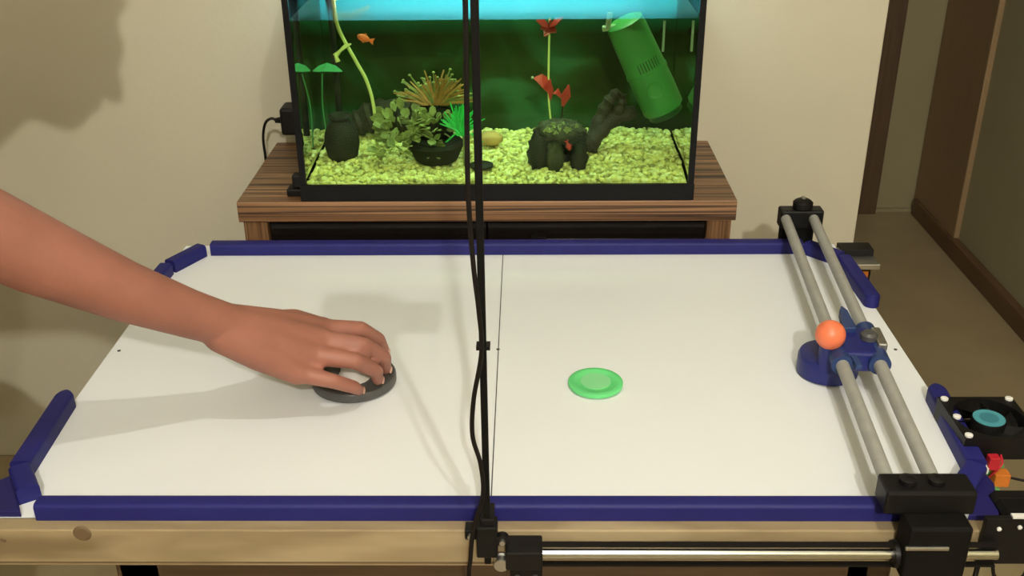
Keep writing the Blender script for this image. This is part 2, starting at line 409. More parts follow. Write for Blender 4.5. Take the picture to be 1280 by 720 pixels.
def motor(name, label, x0, y0, z0, s, h, axis_up=True):
    t = thing(name, label, 'motor', (x0 + s / 2, y0 + s / 2, z0))
    c = s * 0.12
    poly = [(x0 + c, y0), (x0 + s - c, y0), (x0 + s, y0 + c), (x0 + s, y0 + s - c), (x0 + s - c, y0 + s), (x0 + c, y0 + s), (x0, y0 + s - c), (x0, y0 + c)]
    MB().prism(poly, z0, z0 + h * 0.28).build('end_cap', M['black'], t, bevel=0.0008)
    MB().prism(poly, z0 + h * 0.28, z0 + h * 0.72).build('stator', M['blackmatte'], t, bevel=0.0008)
    MB().prism(poly, z0 + h * 0.72, z0 + h).build('end_cap', M['black'], t, bevel=0.0008)
    return t

# front right motor lying behind its mounting plate
mt = thing('stepper_motor', 'black stepper motor with mounting plate at the front right corner', 'motor', (0.50, -0.34, -0.034))
MB().box((0.461, -0.3575, -0.034), (0.532, -0.3515, 0.0205)).build('mount_plate', M['black'], mt, bevel=0.0008)
MB().box((0.4855, -0.3575, 0.0205), (0.532, -0.3515, 0.0225)).build('plate_edge', M['screw'], mt)
for y0, y1, m_ in ((-0.3515, -0.340, 'black'), (-0.340, -0.318, 'blackmatte'), (-0.318, -0.305, 'black')):
    x0, x1, z0, z1, c = 0.486, 0.528, -0.028, 0.014, 0.005
    mb = MB().prism([(x0 + c, z0), (x1 - c, z0), (x1, z0 + c), (x1, z1 - c), (x1 - c, z1), (x0 + c, z1), (x0, z1 - c), (x0, z0 + c)], y0, y1)
    mb.v = [V(p.x, p.z, p.y) for p in mb.v]; mb.f = [f[::-1] for f in mb.f]
    mb.build('motor_section', M[m_], mt, bevel=0.0006)
for x, z in ((0.4745, 0.009), (0.4935, 0.011), (0.505, 0.005), (0.4655, -0.018)):
    MB().lathe([(0.0022, 0), (0.0022, 0.0015), (0.0012, 0.0022)], (x, -0.3575, z), axis=(0, -1, 0), seg=12).build('screw', M['screw'], mt, smooth=True)

# ------------------------------------------------------------------ gantry: carriages and tubes
XF0, XF1 = 0.372, 0.4155       # tube centres at the front carriage
XB0, XB1 = 0.4235, 0.4655      # and at the back carriage
ga = thing('gantry', 'black two-carriage gantry with grey tubes across the table', 'gantry', (0.42, 0, 0.045))
MB().tube([(XF0, -0.345, 0.043), (XB0, 0.335, 0.043)], 0.0075, 20).build('cross_tube', M['tube'], ga, smooth=True)
MB().tube([(XF1, -0.345, 0.043), (XB1, 0.335, 0.043)], 0.0075, 20).build('cross_tube', M['tube'], ga, smooth=True)
# front carriage
fc = MB().box((0.362, -0.362, 0.028), (0.446, -0.330, 0.054)).build('front_carriage', M['black'], ga, bevel=0.003)
MB().box((0.380, -0.384, -0.032), (0.438, -0.353, 0.030)).build('slider', M['blackmatte'], fc, bevel=0.003)
MB().lathe([(0.013, -0.032), (0.0135, -0.030), (0.0135, 0.030), (0.013, 0.032)], (0.408, GY, -0.0165), axis=(1, 0, 0), seg=20).build('bearing', M['black'], fc, smooth=True)
mb = MB()
mb.lathe([(0.016, -0.052), (0.017, -0.050), (0.017, -0.022), (0.016, -0.020)], (0.405, -0.366, 0.0), seg=24).build('roller', M['black'], fc, smooth=True)
MB().box((0.378, -0.386, 0.006), (0.418, -0.383, 0.010)).build('belt_clamp', M['steel_dull'], fc, bevel=0.0008)
MB().lathe([(0.008, 0), (0.008, 0.006), (0.004, 0.008)], (0.385, -0.346, 0.053), seg=16).build('bolt', M['black'], fc, smooth=True)
MB().lathe([(0.008, 0), (0.008, 0.006), (0.004, 0.008)], (0.412, -0.346, 0.053), seg=16).build('bolt', M['black'], fc, smooth=True)
# back carriage
bc = MB().box((0.415, 0.325, 0.026), (0.480, 0.350, 0.056)).build('back_carriage', M['black'], ga, bevel=0.003)
MB().box((0.422, 0.332, -0.030), (0.470, 0.360, 0.028)).build('slider', M['blackmatte'], bc, bevel=0.003)
MB().lathe([(0.013, 0.0), (0.015, 0.002), (0.015, 0.010), (0.012, 0.013), (0.006, 0.016)], (0.449, 0.337, 0.056), seg=24).build('idler_pulley', M['black'], bc, smooth=True)
MB().lathe([(0.004, 0), (0.004, 0.004)], (0.449, 0.337, 0.071), seg=12).build('bolt', M['steel_dull'], bc, smooth=True)
# back guide and its motor
bg = thing('linear_guide', 'steel guide rod along the far edge of the table', 'guide rail', (0.3, 0.345, 0.0))
MB().tube([(0.05, 0.345, -0.018), (0.545, 0.345, -0.018)], 0.0045, 16).build('rod', M['steel'], bg, smooth=True)
MB().box((0.035, 0.331, -0.035), (0.06, 0.355, -0.008)).build('bracket', M['black'], bg, bevel=0.001)
MB().box((0.516, 0.331, -0.022), (0.566, 0.360, -0.011)).build('bracket', M['black'], bg, bevel=0.001)
bmot = motor('stepper_motor', 'stepper motor with orange label at the far right corner', 0.520, 0.315, -0.075, 0.042, 0.044)
MB().box((0.512, 0.30, -0.031), (0.568, 0.360, -0.022)).build('mount_plate', M['steel_dull'], bmot, bevel=0.001)
MB().box((0.5265, 0.313, -0.070), (0.556, 0.3152, -0.040)).build('label', M['orange'], bmot)

# ------------------------------------------------------------------ robot striker riding on the tubes
rs = thing('robot_striker', 'blue robot striker with orange ball on the grey tubes', 'striker', (0.40, -0.07, 0))
def tx(x0, x1, y): return x0 + (x1 - x0) * (y + 0.345) / 0.68
YS = -0.068
SX = 0.392
MB().lathe([(0.030, 0.001), (0.036, 0.003), (0.036, 0.023), (0.034, 0.027), (0.024, 0.029), (0.0, 0.029)], (SX - 0.001, YS + 0.012, 0), seg=40).build('striker_disc', M['robotblue'], rs, smooth=True)
MB().lathe([(0.013, 0.020), (0.011, 0.03), (0.011, 0.052)], (0.382, -0.079, 0), seg=24).build('post', M['robotblue'], rs, smooth=True)
MB().ball((0.381, -0.081, 0.066), 0.0175, seg=24, rings=16).build('ball', M['ball'], rs, smooth='all')
MB().box((0.386, -0.104, 0.029), (0.443, -0.040, 0.055), rz=-0.07).build('carriage', M['robotblue'], rs, bevel=0.004)
for a, b in ((XF0, XB0), (XF1, XB1)):
    y0, y1 = -0.112, -0.028
    MB().tube([(tx(a, b, y0), y0, 0.043), (tx(a, b, y1), y1, 0.043)], 0.0125, 20).build('bearing', M['robotblue2'], rs, smooth=True)
MB().prism([(0.404, -0.055), (0.420, -0.055), (0.4215, -0.010), (0.417, 0.004), (0.411, -0.010)], 0.050, 0.062).build('belt_arm', M['robotblue2'], rs, bevel=0.002)
MB().box((0.400, -0.127, 0.046), (0.407, -0.098, 0.052)).build('belt_clamp', M['robotblue2'], rs, bevel=0.001)
MB().lathe([(0.010, 0), (0.010, 0.008), (0.007, 0.011)], (0.430, -0.070, 0.053), seg=20).build('belt_pulley', M['mallet'], rs, smooth=True)
MB().box((0.436, -0.092, 0.050), (0.447, -0.050, 0.060), rz=-0.07).build('side_clip', M['steel_dull'], rs, bevel=0.002)

# ------------------------------------------------------------------ cooling fan and its wiring
fx, fy, fz, fs_ = 0.526, -0.196, 0.002, 0.082
fn = thing('cooling_fan', 'square black cooling fan with teal hub sticker beside the right rail', 'fan', (fx, fy, fz))
def fan_frame():
    mb = MB(); seg = 40; h = fs_ / 2; r = 0.037
    def sq(a):
        c, s_ = math.cos(a), math.sin(a); k = h / max(abs(c), abs(s_)); return c * k, s_ * k
    A = [PI / 4 + 2 * PI * k / seg for k in range(seg)]
    vs_ = []
    for z in (fz, fz + 0.026):
        vs_ += [V(fx + sq(a)[0], fy + sq(a)[1], z) for a in A]
        vs_ += [V(fx + r * math.cos(a), fy + r * math.sin(a), z) for a in A]
    fs = []
    for k in range(seg):
        j = (k + 1) % seg; o0, i0, o1, i1 = 0, seg, 2 * seg, 3 * seg
        fs += [(o1 + k, o1 + j, i1 + j, i1 + k), (o0 + j, o0 + k, i0 + k, i0 + j), (o0 + k, o0 + j, o1 + j, o1 + k), (i0 + j, i0 + k, i1 + k, i1 + j)]
    mb.add(vs_, fs); return mb
fan_frame().build('frame', M['black'], fn)
hub = MB().lathe([(0.018, 0.002), (0.018, 0.022), (0.017, 0.0245), (0.0, 0.0245)], (fx, fy, fz), seg=32).build('hub', M['blackmatte'], fn, smooth=True)
st1 = MB().lathe([(0.0165, 0.0245), (0.0165, 0.0252), (0.0, 0.0252)], (fx, fy, fz), seg=32).build('sticker', M['teal'], hub)
MB().lathe([(0.010, 0.0250), (0.010, 0.0256), (0.0, 0.0256)], (fx, fy, fz), seg=32).build('sticker_centre', M['teal2'], hub)
for k in range(7):
    a = 2 * PI * k / 7; vs_ = []
    for rr in (0.017, 0.0265, 0.036):
        for da, zz in ((-0.30, 0.006), (0.0, 0.014), (0.30, 0.021)):
            an = a + da + (rr - 0.017) * 12
            for tt in (-0.0006, 0.0006):
                vs_.append(V(fx + rr * math.cos(an), fy + rr * math.sin(an), fz + zz + tt))
    fs = []
    def ix(i, j, t): return (i * 3 + j) * 2 + t
    for i in range(2):
        for j in range(2):
            fs += [(ix(i, j, 1), ix(i + 1, j, 1), ix(i + 1, j + 1, 1), ix(i, j + 1, 1)), (ix(i, j, 0), ix(i, j + 1, 0), ix(i + 1, j + 1, 0), ix(i + 1, j, 0))]
    for i in range(2):
        fs += [(ix(i, 0, 0), ix(i + 1, 0, 0), ix(i + 1, 0, 1), ix(i, 0, 1)), (ix(i, 2, 1), ix(i + 1, 2, 1), ix(i + 1, 2, 0), ix(i, 2, 0))]
    for j in range(2):
        fs += [(ix(0, j, 1), ix(0, j + 1, 1), ix(0, j + 1, 0), ix(0, j, 0)), (ix(2, j, 0), ix(2, j + 1, 0), ix(2, j + 1, 1), ix(2, j, 1))]
    MB().add(vs_, fs).build('blade', M['blackmatte'], fn)
for k in range(3):
    a = 2 * PI * k / 3 + 0.4
    MB().tube([(fx + 0.016 * math.cos(a), fy + 0.016 * math.sin(a), fz + 0.003), (fx + 0.039 * math.cos(a), fy + 0.039 * math.sin(a), fz + 0.003)], 0.0022, 8).build('strut', M['blackmatte'], fn)
for sx, sy in ((-1, 1), (-1, -1), (-0.98, 0.0), (1, 1), (1, -1)):
    MB().lathe([(0.0042, 0.0255), (0.0042, 0.028), (0.0025, 0.029), (0.0, 0.029)], (fx + sx * 0.0355, fy + sy * 0.0355, fz), seg=16).build('screw', M['screw'], fn, smooth=True)
MB().box((0.502, -0.232, -0.040), (0.507, -0.160, 0.002)).build('mount_bracket', M['black'], fn, bevel=0.001)
MB().box((0.502, -0.232, -0.001), (0.528, -0.160, 0.002)).build('mount_bracket', M['black'], fn, bevel=0.0005)
# connectors below the fan, on a small board fixed to the table side
eb = thing('circuit_board', 'small circuit board with red green and orange connectors below the fan', 'electronics', (0.515, -0.242, -0.03))
MB().box((0.502, -0.244, -0.034), (0.528, -0.2415, 0.000)).build('board', M['greenpcb'], eb)
MB().box((0.507, -0.254, 0.000), (0.518, -0.244, 0.015)).build('red_connector', M['red'], eb, bevel=0.001)
MB().box((0.502, -0.254, -0.004), (0.508, -0.244, 0.003)).build('white_connector', M['screw'], eb, bevel=0.0005)
MB().box((0.515, -0.257, -0.019), (0.531, -0.244, -0.004)).build('orange_plug', M['orange'], eb, bevel=0.001)
MB().box((0.506, -0.262, -0.028), (0.520, -0.246, -0.018)).build('green_terminal', M['greenpcb'], eb, bevel=0.001)
MB().tube(spline([(0.500, -0.238, 0.016), (0.502, -0.250, 0.010), (0.505, -0.254, 0.002), (0.506, -0.250, -0.012)]), 0.0012, 6).build('white_wire', M['screw'], eb)
MB().tube(spline([(0.524, -0.240, 0.010), (0.522, -0.250, 0.006), (0.516, -0.252, -0.002), (0.512, -0.248, -0.014)]), 0.0012, 6).build('red_wire', M['red'], eb)
MB().tube(spline([(0.531, -0.252, -0.010), (0.56, -0.256, -0.013), (0.60, -0.250, -0.014)]), 0.0014, 6).build('brown_wire', M['belt'], eb)
# hanging cables below the front right corner
for i, (pts, lb) in enumerate((
    (((0.452, -0.34, -0.04), (0.449, -0.345, -0.07), (0.440, -0.34, -0.12), (0.436, -0.33, -0.30), (0.45, -0.31, -0.60)), 'thick brown cable hanging left under the front right corner'),
    (((0.470, -0.345, -0.036), (0.466, -0.35, -0.07), (0.458, -0.345, -0.12), (0.462, -0.33, -0.30), (0.48, -0.31, -0.60)), 'dark cable hanging straight under the front right motor'),
    (((0.476, -0.36, -0.034), (0.480, -0.362, -0.046), (0.494, -0.362, -0.0515), (0.506, -0.362, -0.046), (0.510, -0.36, -0.034)), 'small cable loop sagging below the front right motor'))):
    c = MB().tube(spline(pts), 0.0026 if i < 2 else 0.0018, 8).build('cable', M['belt'], None, origin=pts[0], smooth=True)
    tag(c, lb, 'cable')

# ------------------------------------------------------------------ camera post and cable
PX, PY = -0.0095, -0.360
po = thing('camera_post', 'tall thin black post clamped to the middle of the front edge', 'post', (PX, PY, -0.03))
MB().box((PX - 0.0030, PY - 0.0037, -0.030), (PX + 0.0032, PY + 0.0037, 0.735)).build('pole', M['blackmatte'], po, bevel=0.0008)
cl = MB().box((PX - 0.010, PY - 0.009, -0.018), (PX + 0.010, -0.350, 0.018)).build('clamp', M['black'], po, bevel=0.0015)
MB().box((PX - 0.021, PY - 0.004, 0.000), (PX - 0.010, -0.350, 0.011)).build('clamp_ear', M['black'], cl, bevel=0.001)
MB().box((PX - 0.006, PY - 0.006, 0.012), (PX + 0.007, PY + 0.020, 0.026)).build('clamp_lip', M['black'], cl, bevel=0.001)
MB().lathe([(0.003, 0), (0.003, 0.003)], (PX - 0.0155, PY - 0.004, 0.0055), axis=(0, -1, 0), seg=12).build('screw', M['steel_dull'], cl)
MB().box((PX - 0.0055, PY - 0.0055, 0.208), (PX + 0.0065, PY + 0.0055, 0.211)).build('cable_tie', M['black'], po)
hd = MB().box((-0.066, -0.347, 0.715), (0.030, -0.300, 0.728)).build('camera_platform', M['blackmatte'], po, bevel=0.002)
MB().box((-0.060, -0.342, 0.728), (-0.004, -0.304, 0.765)).build('camera_body', M['black'], hd, bevel=0.006)
MB().lathe([(0.011, 0), (0.011, 0.012), (0.008, 0.014), (0.0, 0.012)], (-0.032, -0.322, 0.716), axis=(0, 0, -1), seg=24).build('lens', M['darkglass'], hd, smooth=True)
MB().box((PX - 0.006, PY - 0.005, 0.705), (PX + 0.006, -0.320, 0.717)).build('arm', M['blackmatte'], hd)
cpts = [(-0.020, -0.345, 0.745), (-0.017, -0.368, 0.70), (-0.0155, -0.372, 0.60), (-0.0155, -0.372, 0.505), (-0.0165, -0.372, 0.434), (-0.0175, -0.372, 0.356), (-0.015, -0.372, 0.293), (-0.0115, -0.3715, 0.25), (-0.010, -0.371, 0.21),
        (-0.0180, -0.371, 0.162), (-0.0200, -0.371, 0.124), (-0.0135, -0.372, 0.094), (-0.012, -0.373, 0.060), (-0.0215, -0.373, 0.021), (-0.0255, -0.372, -0.017), (-0.028, -0.371, -0.06), (-0.03, -0.365, -0.30), (-0.03, -0.35, -0.61)]
tag(MB().tube(spline(cpts), 0.0021, 8).build('cable', M['belt'], None, origin=cpts[0], smooth=True), 'thin black cable running down beside the camera post', 'cable')

# ------------------------------------------------------------------ cabinet under the aquarium
CT = 0.064
cab = thing('aquarium_cabinet', 'striped zebrano wood cabinet under the aquarium', 'cabinet', (-0.034, 0.49, FL))
MB().box((-0.420, 0.349, 0.031), (0.352, 0.642, CT)).build('top', M['zebra'], cab, bevel=0.001)
for x0 in (-0.414, 0.309):
    MB().box((x0, 0.352, FL), (x0 + 0.037, 0.638, 0.031)).build('side_panel', M['zebra_v'], cab, bevel=0.001)
MB().box((-0.377, 0.620, FL + 0.05), (0.309, 0.634, 0.031)).build('back_panel', M['blackmatte'], cab)
MB().box((-0.377, 0.370, FL + 0.03), (0.309, 0.620, FL + 0.05)).build('bottom_panel', M['zebra'], cab)
for x0, x1, hx in ((-0.376, -0.035, -0.05), (-0.033, 0.308, -0.018)):
    dr = MB().box((x0, 0.364, FL + 0.05), (x1, 0.378, 0.026)).build('door', M['darkglass'], cab, bevel=0.001)
    MB().box((hx - 0.004, 0.350, -0.30), (hx + 0.004, 0.364, -0.18)).build('handle', M['steel_dull'], dr, bevel=0.002)

# ------------------------------------------------------------------ aquarium
AX0, AX1, AY0, AY1 = -0.3175, 0.2825, 0.354, 0.604
AZ0, WZ, AZ1 = CT, 0.339, 0.392
def film_material():
    m = bpy.data.materials.new('printed_backdrop'); m.use_nodes = True; nt = m.node_tree; b = nt.nodes['Principled BSDF']
    tc = nt.nodes.new('ShaderNodeTexCoord')
    nz = nt.nodes.new('ShaderNodeTexNoise'); nz.inputs['Scale'].default_value = 7; nz.inputs['Detail'].default_value = 6
    nt.links.new(tc.outputs['Object'], nz.inputs['Vector'])
    cr = nt.nodes.new('ShaderNodeValToRGB'); e = cr.color_ramp.elements
    e[0].position = 0.40; e[0].color = (0.014, 0.013, 0.005, 1); e[1].position = 0.66; e[1].color = (0.04, 0.11, 0.10, 1)
    x = e.new(0.55); x.color = (0.024, 0.040, 0.020, 1); nz.inputs['Distortion'].default_value = 0.8
    nt.links.new(nz.outputs['Fac'], cr.inputs[0])
    # blue water print in the upper part of the sheet
    sp = nt.nodes.new('ShaderNodeSeparateXYZ'); nt.links.new(tc.outputs['Object'], sp.inputs[0])
    mr = nt.nodes.new('ShaderNodeMapRange'); mr.inputs['From Min'].default_value = 0.20; mr.inputs['From Max'].default_value = 0.275
    nt.links.new(sp.outputs['Z'], mr.inputs['Value'])
    mx = nt.nodes.new('ShaderNodeMixRGB'); nt.links.new(mr.outputs[0], mx.inputs[0]); nt.links.new(cr.outputs[0], mx.inputs[1])
    mx.inputs[2].default_value = (0.02, 0.58, 0.70, 1)
    nt.links.new(mx.outputs[0], b.inputs['Base Color']); b.inputs['Roughness'].default_value = 0.5
    return m
M['film'] = film_material()
M['pane'] = glassy('aquarium_glass', (0.96, 0.985, 0.965), 0.0, 1.13)
M['water'] = glassy('aquarium_water', (0.79, 0.93, 0.66), 0.01, 1.03)
M['tubelamp'] = emissive('fluorescent_tube', (0.82, 0.96, 1.0), TUBE_STRENGTH)
M['hood'] = mat('black_hood', (0.005, 0.005, 0.0055), 0.45, spec=0.2)
M['hoodin'] = mat('white_reflector', (0.8, 0.8, 0.8), 0.4)

aq = thing('aquarium', 'lit rectangular glass aquarium with black frame on the striped cabinet', 'aquarium', (-0.0175, 0.479, AZ0))
g = 0.004
zt = AZ0 + 0.008
MB().box((AX0, AY0, zt), (AX1, AY0 + g, AZ1)).build('front_pane', M['pane'], aq)
MB().box((AX0, AY1 - g, zt), (AX1, AY1, AZ1)).build('back_pane', M['pane'], aq)
MB().box((AX0, AY0 + g, zt), (AX0 + g, AY1 - g, AZ1)).build('side_pane', M['pane'], aq)
MB().box((AX1 - g, AY0 + g, zt), (AX1, AY1 - g, AZ1)).build('side_pane', M['pane'], aq)
MB().box((AX0 + g, AY0 + g, AZ0 + 0.001), (AX1 - g, AY1 - g, zt)).build('bottom_pane', M['hood'], aq)
def frame_ring(z0, z1, out, inn):
    mb = MB()
    mb.box((AX0 - out, AY0 - out, z0), (AX1 + out, AY0 + inn, z1)); mb.box((AX0 - out, AY1 - inn, z0), (AX1 + out, AY1 + out, z1))
    mb.box((AX0 - out, AY0 + inn, z0), (AX0 + inn, AY1 - inn, z1)); mb.box((AX1 - inn, AY0 + inn, z0), (AX1 + out, AY1 - inn, z1))
    return mb
frame_ring(AZ0, AZ0 + 0.026, 0.0022, 0.0030).build('base_trim', M['hood'], aq)
frame_ring(AZ1 - 0.012, AZ1 + 0.004, 0.0022, 0.0030).build('top_trim', M['hood'], aq)
for x in (AX0 - 0.0012, AX1 - 0.0078):
    for y in (AY0 - 0.0012, AY1 - 0.0048):
        MB().box((x, y, AZ0 + 0.026), (x + 0.009, y + 0.006, AZ1 - 0.012)).build('corner_strip', M['hood'], aq)
MB().box((AX0 + 0.005, AY1 - g - 0.0025, zt + 0.001), (AX1 - 0.005, AY1 - g - 0.0005, AZ1 - 0.004)).build('backdrop_print', M['film'], aq)
# hood with the tube lamp
hz0, hz1 = AZ1 + 0.004, AZ1 + 0.075
hood = MB()
hood.box((AX0 - 0.004, AY0 - 0.004, hz0), (AX1 + 0.004, AY0 + 0.004, hz1)); hood.box((AX0 - 0.004, AY1 - 0.004, hz0), (AX1 + 0.004, AY1 + 0.004, hz1))
hood.box((AX0 - 0.004, AY0 + 0.004, hz0), (AX0 + 0.004, AY1 - 0.004, hz1)); hood.box((AX1 - 0.004, AY0 + 0.004, hz0), (AX1 + 0.004, AY1 - 0.004, hz1))
hood.box((AX0 - 0.004, AY0 - 0.004, hz1), (AX1 + 0.004, AY1 + 0.004, hz1 + 0.006))
hd = hood.build('hood', M['hood'], aq)
MB().box((AX0 + 0.01, AY0 + 0.01, hz1 - 0.006), (AX1 - 0.01, AY1 - 0.01, hz1 - 0.002)).build('reflector', M['hoodin'], hd)
MB().tube([(AX0 + 0.03, 0.465, hz1 - 0.022), (AX1 - 0.03, 0.465, hz1 - 0.022)], 0.009, 16).build('lamp_tube', M['tubelamp'], hd, smooth=True)
MB().box((AX0 + 0.006, 0.437, hz0), (AX1 - 0.006, 0.440, hz1 - 0.006)).build('added_baffle', M['hood'], hd)  # added unseen strip that keeps the tube's light from spilling onto the table

M['watertop'] = glassy('water_surface', (0.70, 0.93, 0.60), 0.22, 1.75)
wt = MB().box((AX0 + g + 0.0005, AY0 + g + 0.0005, zt + 0.001), (AX1 - g - 0.0005, AY1 - g - 0.003, WZ)).build('water', M['water'], None, origin=(-0.0175, 0.479, zt))
wt.data.materials.append(M['watertop']); wt.data.polygons[1].material_index = 1
tag(wt, 'greenish water filling the aquarium almost to the top', 'water', kind='stuff')

# gravel: thousands of pebbles on a bed
def pebble_material():
    m = bpy.data.materials.new('pebbles'); m.use_nodes = True; nt = m.node_tree; b = nt.nodes['Principled BSDF']
    gn = nt.nodes.new('ShaderNodeNewGeometry'); cr = nt.nodes.new('ShaderNodeValToRGB'); e = cr.color_ramp.elements
    e[0].position = 0.0; e[0].color = (0.30, 0.26, 0.10, 1); e[1].position = 1.0; e[1].color = (0.86, 0.82, 0.50, 1)
    x = e.new(0.25); x.color = (0.62, 0.56, 0.22, 1); x = e.new(0.65); x.color = (0.80, 0.72, 0.28, 1)
    nt.links.new(gn.outputs['Random Per Island'], cr.inputs[0]); nt.links.new(cr.outputs[0], b.inputs['Base Color'])
    b.inputs['Roughness'].default_value = 0.6
    return m
M['pebble'] = pebble_material()
def bed(x, y): return 0.094 + 0.010 * (y - AY0) / 0.25 + 0.003 * math.sin(x * 23 + 1) * math.sin(y * 31)
gx0, gx1, gy0, gy1 = AX0 + 0.007, AX1 - 0.007, AY0 + 0.007, AY1 - 0.007
gv = MB(); nx, ny = 40, 16
vs_ = [V(gx0 + (gx1 - gx0) * i / nx, gy0 + (gy1 - gy0) * j / ny, 0) for j in range(ny + 1) for i in range(nx + 1)]
for p in vs_: p.z = bed(p.x, p.y) - 0.006
gv.add(vs_, [(j * (nx + 1) + i, j * (nx + 1) + i + 1, (j + 1) * (nx + 1) + i + 1, (j + 1) * (nx + 1) + i) for j in range(ny) for i in range(nx)])
for k in range(4200):
    x, y = random.uniform(gx0 + 0.004, gx1 - 0.004), random.uniform(gy0 + 0.004, gy1 - 0.004)
    r = random.uniform(0.0030, 0.0058)
    gv.ball((x, y, bed(x, y) - 0.004 + random.uniform(0, 0.004)), r, (random.uniform(0.8, 1.3), random.uniform(0.8, 1.2), random.uniform(0.6, 0.9)),
            Matrix.Rotation(random.uniform(0, PI), 3, 'Z') @ Matrix.Rotation(random.uniform(-0.4, 0.4), 3, 'X'), seg=6, rings=4)
for k in range(700):      # pebbles pressed against the front pane
    x = random.uniform(gx0 + 0.004, gx1 - 0.004); r = random.uniform(0.003, 0.005)
    gv.ball((x, AY0 + 0.0095, random.uniform(AZ0 + 0.020, bed(x, AY0) - 0.002)), r, (1.1, 0.7, 0.85), seg=6, rings=4)
gvo = gv.build('gravel', M['pebble'], None, origin=(-0.0175, 0.479, AZ0 + 0.02), smooth='all')
tag(gvo, 'pale yellow gravel covering the aquarium bottom', 'gravel', kind='stuff')

# materials for what stands in the tank
M['rockdark'] = mat('dark_rock', (0.014, 0.012, 0.008), 0.8, var=0.4, scale=60, bump=0.6, bscale=120)
M['rockgrey'] = mat('mossy_rock', (0.05, 0.050, 0.028), 0.8, var=0.5, scale=70, bump=0.6, bscale=150)
M['driftwood'] = mat('driftwood', (0.032, 0.022, 0.014), 0.8, var=0.5, scale=40, bump=0.5)
M['filter'] = mat('green_filter_plastic', (0.038, 0.20, 0.05), 0.45, var=0.08)
M['filterdark'] = mat('filter_slot', (0.010, 0.06, 0.015), 0.5)
M['palegrey'] = mat('pale_plastic', (0.45, 0.50, 0.42), 0.4)
M['leaf_olive'] = mat('olive_leaf', (0.26, 0.29, 0.11), 0.5, var=0.35, scale=60)
M['leaf_bright'] = mat('bright_green_leaf', (0.03, 0.55, 0.12), 0.45, var=0.2, scale=60)
M['leaf_rust'] = mat('rust_leaf', (0.42, 0.20, 0.06), 0.5, var=0.3, scale=60)
M['leaf_rustg'] = mat('rust_green_leaf', (0.22, 0.24, 0.08), 0.5, var=0.3, scale=60)
M['leaf_red'] = mat('red_leaf', (0.40, 0.025, 0.02), 0.45, var=0.25, scale=60)
M['leaf_pale'] = mat('pale_green_leaf', (0.06, 0.30, 0.13), 0.4, var=0.2)
M['stalk'] = mat('pale_stalk', (0.70, 0.72, 0.30), 0.45, var=0.1)
M['fish'] = mat('orange_fish', (0.85, 0.16, 0.05), 0.35, var=0.15, scale=80)
M['stone_tan'] = mat('tan_stone', (0.55, 0.33, 0.13), 0.7, var=0.15)

def lump(c, r, sc, jit, m, name, parent, seed, seg=18, rings=12):
    random.seed(seed)
    return MB().ball(c, r, sc, None, seg, rings, jit).build(name, m, parent, smooth='all')

# dark urn at the left
ux, uy = -0.268, 0.455
ur = thing('urn_ornament', 'dark bell-shaped urn ornament at the left end of the aquarium', 'ornament', (ux, uy, 0.10))
MB().lathe([(0.016, 0.0), (0.024, 0.010), (0.028, 0.028), (0.027, 0.045), (0.022, 0.060), (0.015, 0.068), (0.016, 0.073), (0.013, 0.074), (0.010, 0.068), (0.0, 0.066)], (ux, uy, 0.094), seg=28).build('body', M['rockdark'], ur, smooth=True)
MB().lathe([(0.016, 0.072), (0.019, 0.075), (0.016, 0.078), (0.012, 0.075)], (ux, uy, 0.094), seg=28).build('lip', M['rockdark'], ur, smooth=True)
# heater tube standing behind the urn
ht = thing('heater', 'thin dark heater tube standing behind the urn', 'heater', (-0.302, 0.54, 0.10))
MB().tube([(-0.284, 0.54, 0.11), (-0.284, 0.54, 0.33)], 0.0055, 14).build('tube', M['rockdark'], ht, smooth=True)
MB().lathe([(0.0075, 0), (0.0075, 0.03), (0.005, 0.034)], (-0.284, 0.54, 0.33), seg=16).build('cap', M['black'], ht, smooth=True)
# dark log behind
lg = MB().tube(spline([(-0.262, 0.555, 0.125), (-0.225, 0.560, 0.137), (-0.18, 0.560, 0.134), (-0.14, 0.555, 0.12)], 6), [0.018 + 0.010 * math.sin(PI * i / 18) + 0.003 * math.sin(i * 2.1) for i in range(19)], 16).build('log_ornament', M['driftwood'], None, origin=(-0.2, 0.555, 0.10), smooth=True)
tag(lg, 'dark log lying behind the urn', 'log')
# big pale leaf at the left
lf = thing('broad_leaf_plant', 'single pale green broad leaf plant at the left aquarium wall', 'plant', (-0.290, 0.50, 0.10))
MB().tube(spline([(-0.300, 0.505, 0.10), (-0.303, 0.50, 0.17), (-0.297, 0.49, 0.228)]), 0.0012, 6).build('stem', M['leaf_pale'], lf)
MB().ribbon([(-0.3110, 0.487, 0.233), (-0.302, 0.487, 0.2365), (-0.290, 0.487, 0.2390), (-0.276, 0.487, 0.2365), (-0.264, 0.487, 0.232)], [0.001, 0.010, 0.014, 0.010, 0.001], (0, 1, 0.25)).build('leaf', M['leaf_pale'], lf)
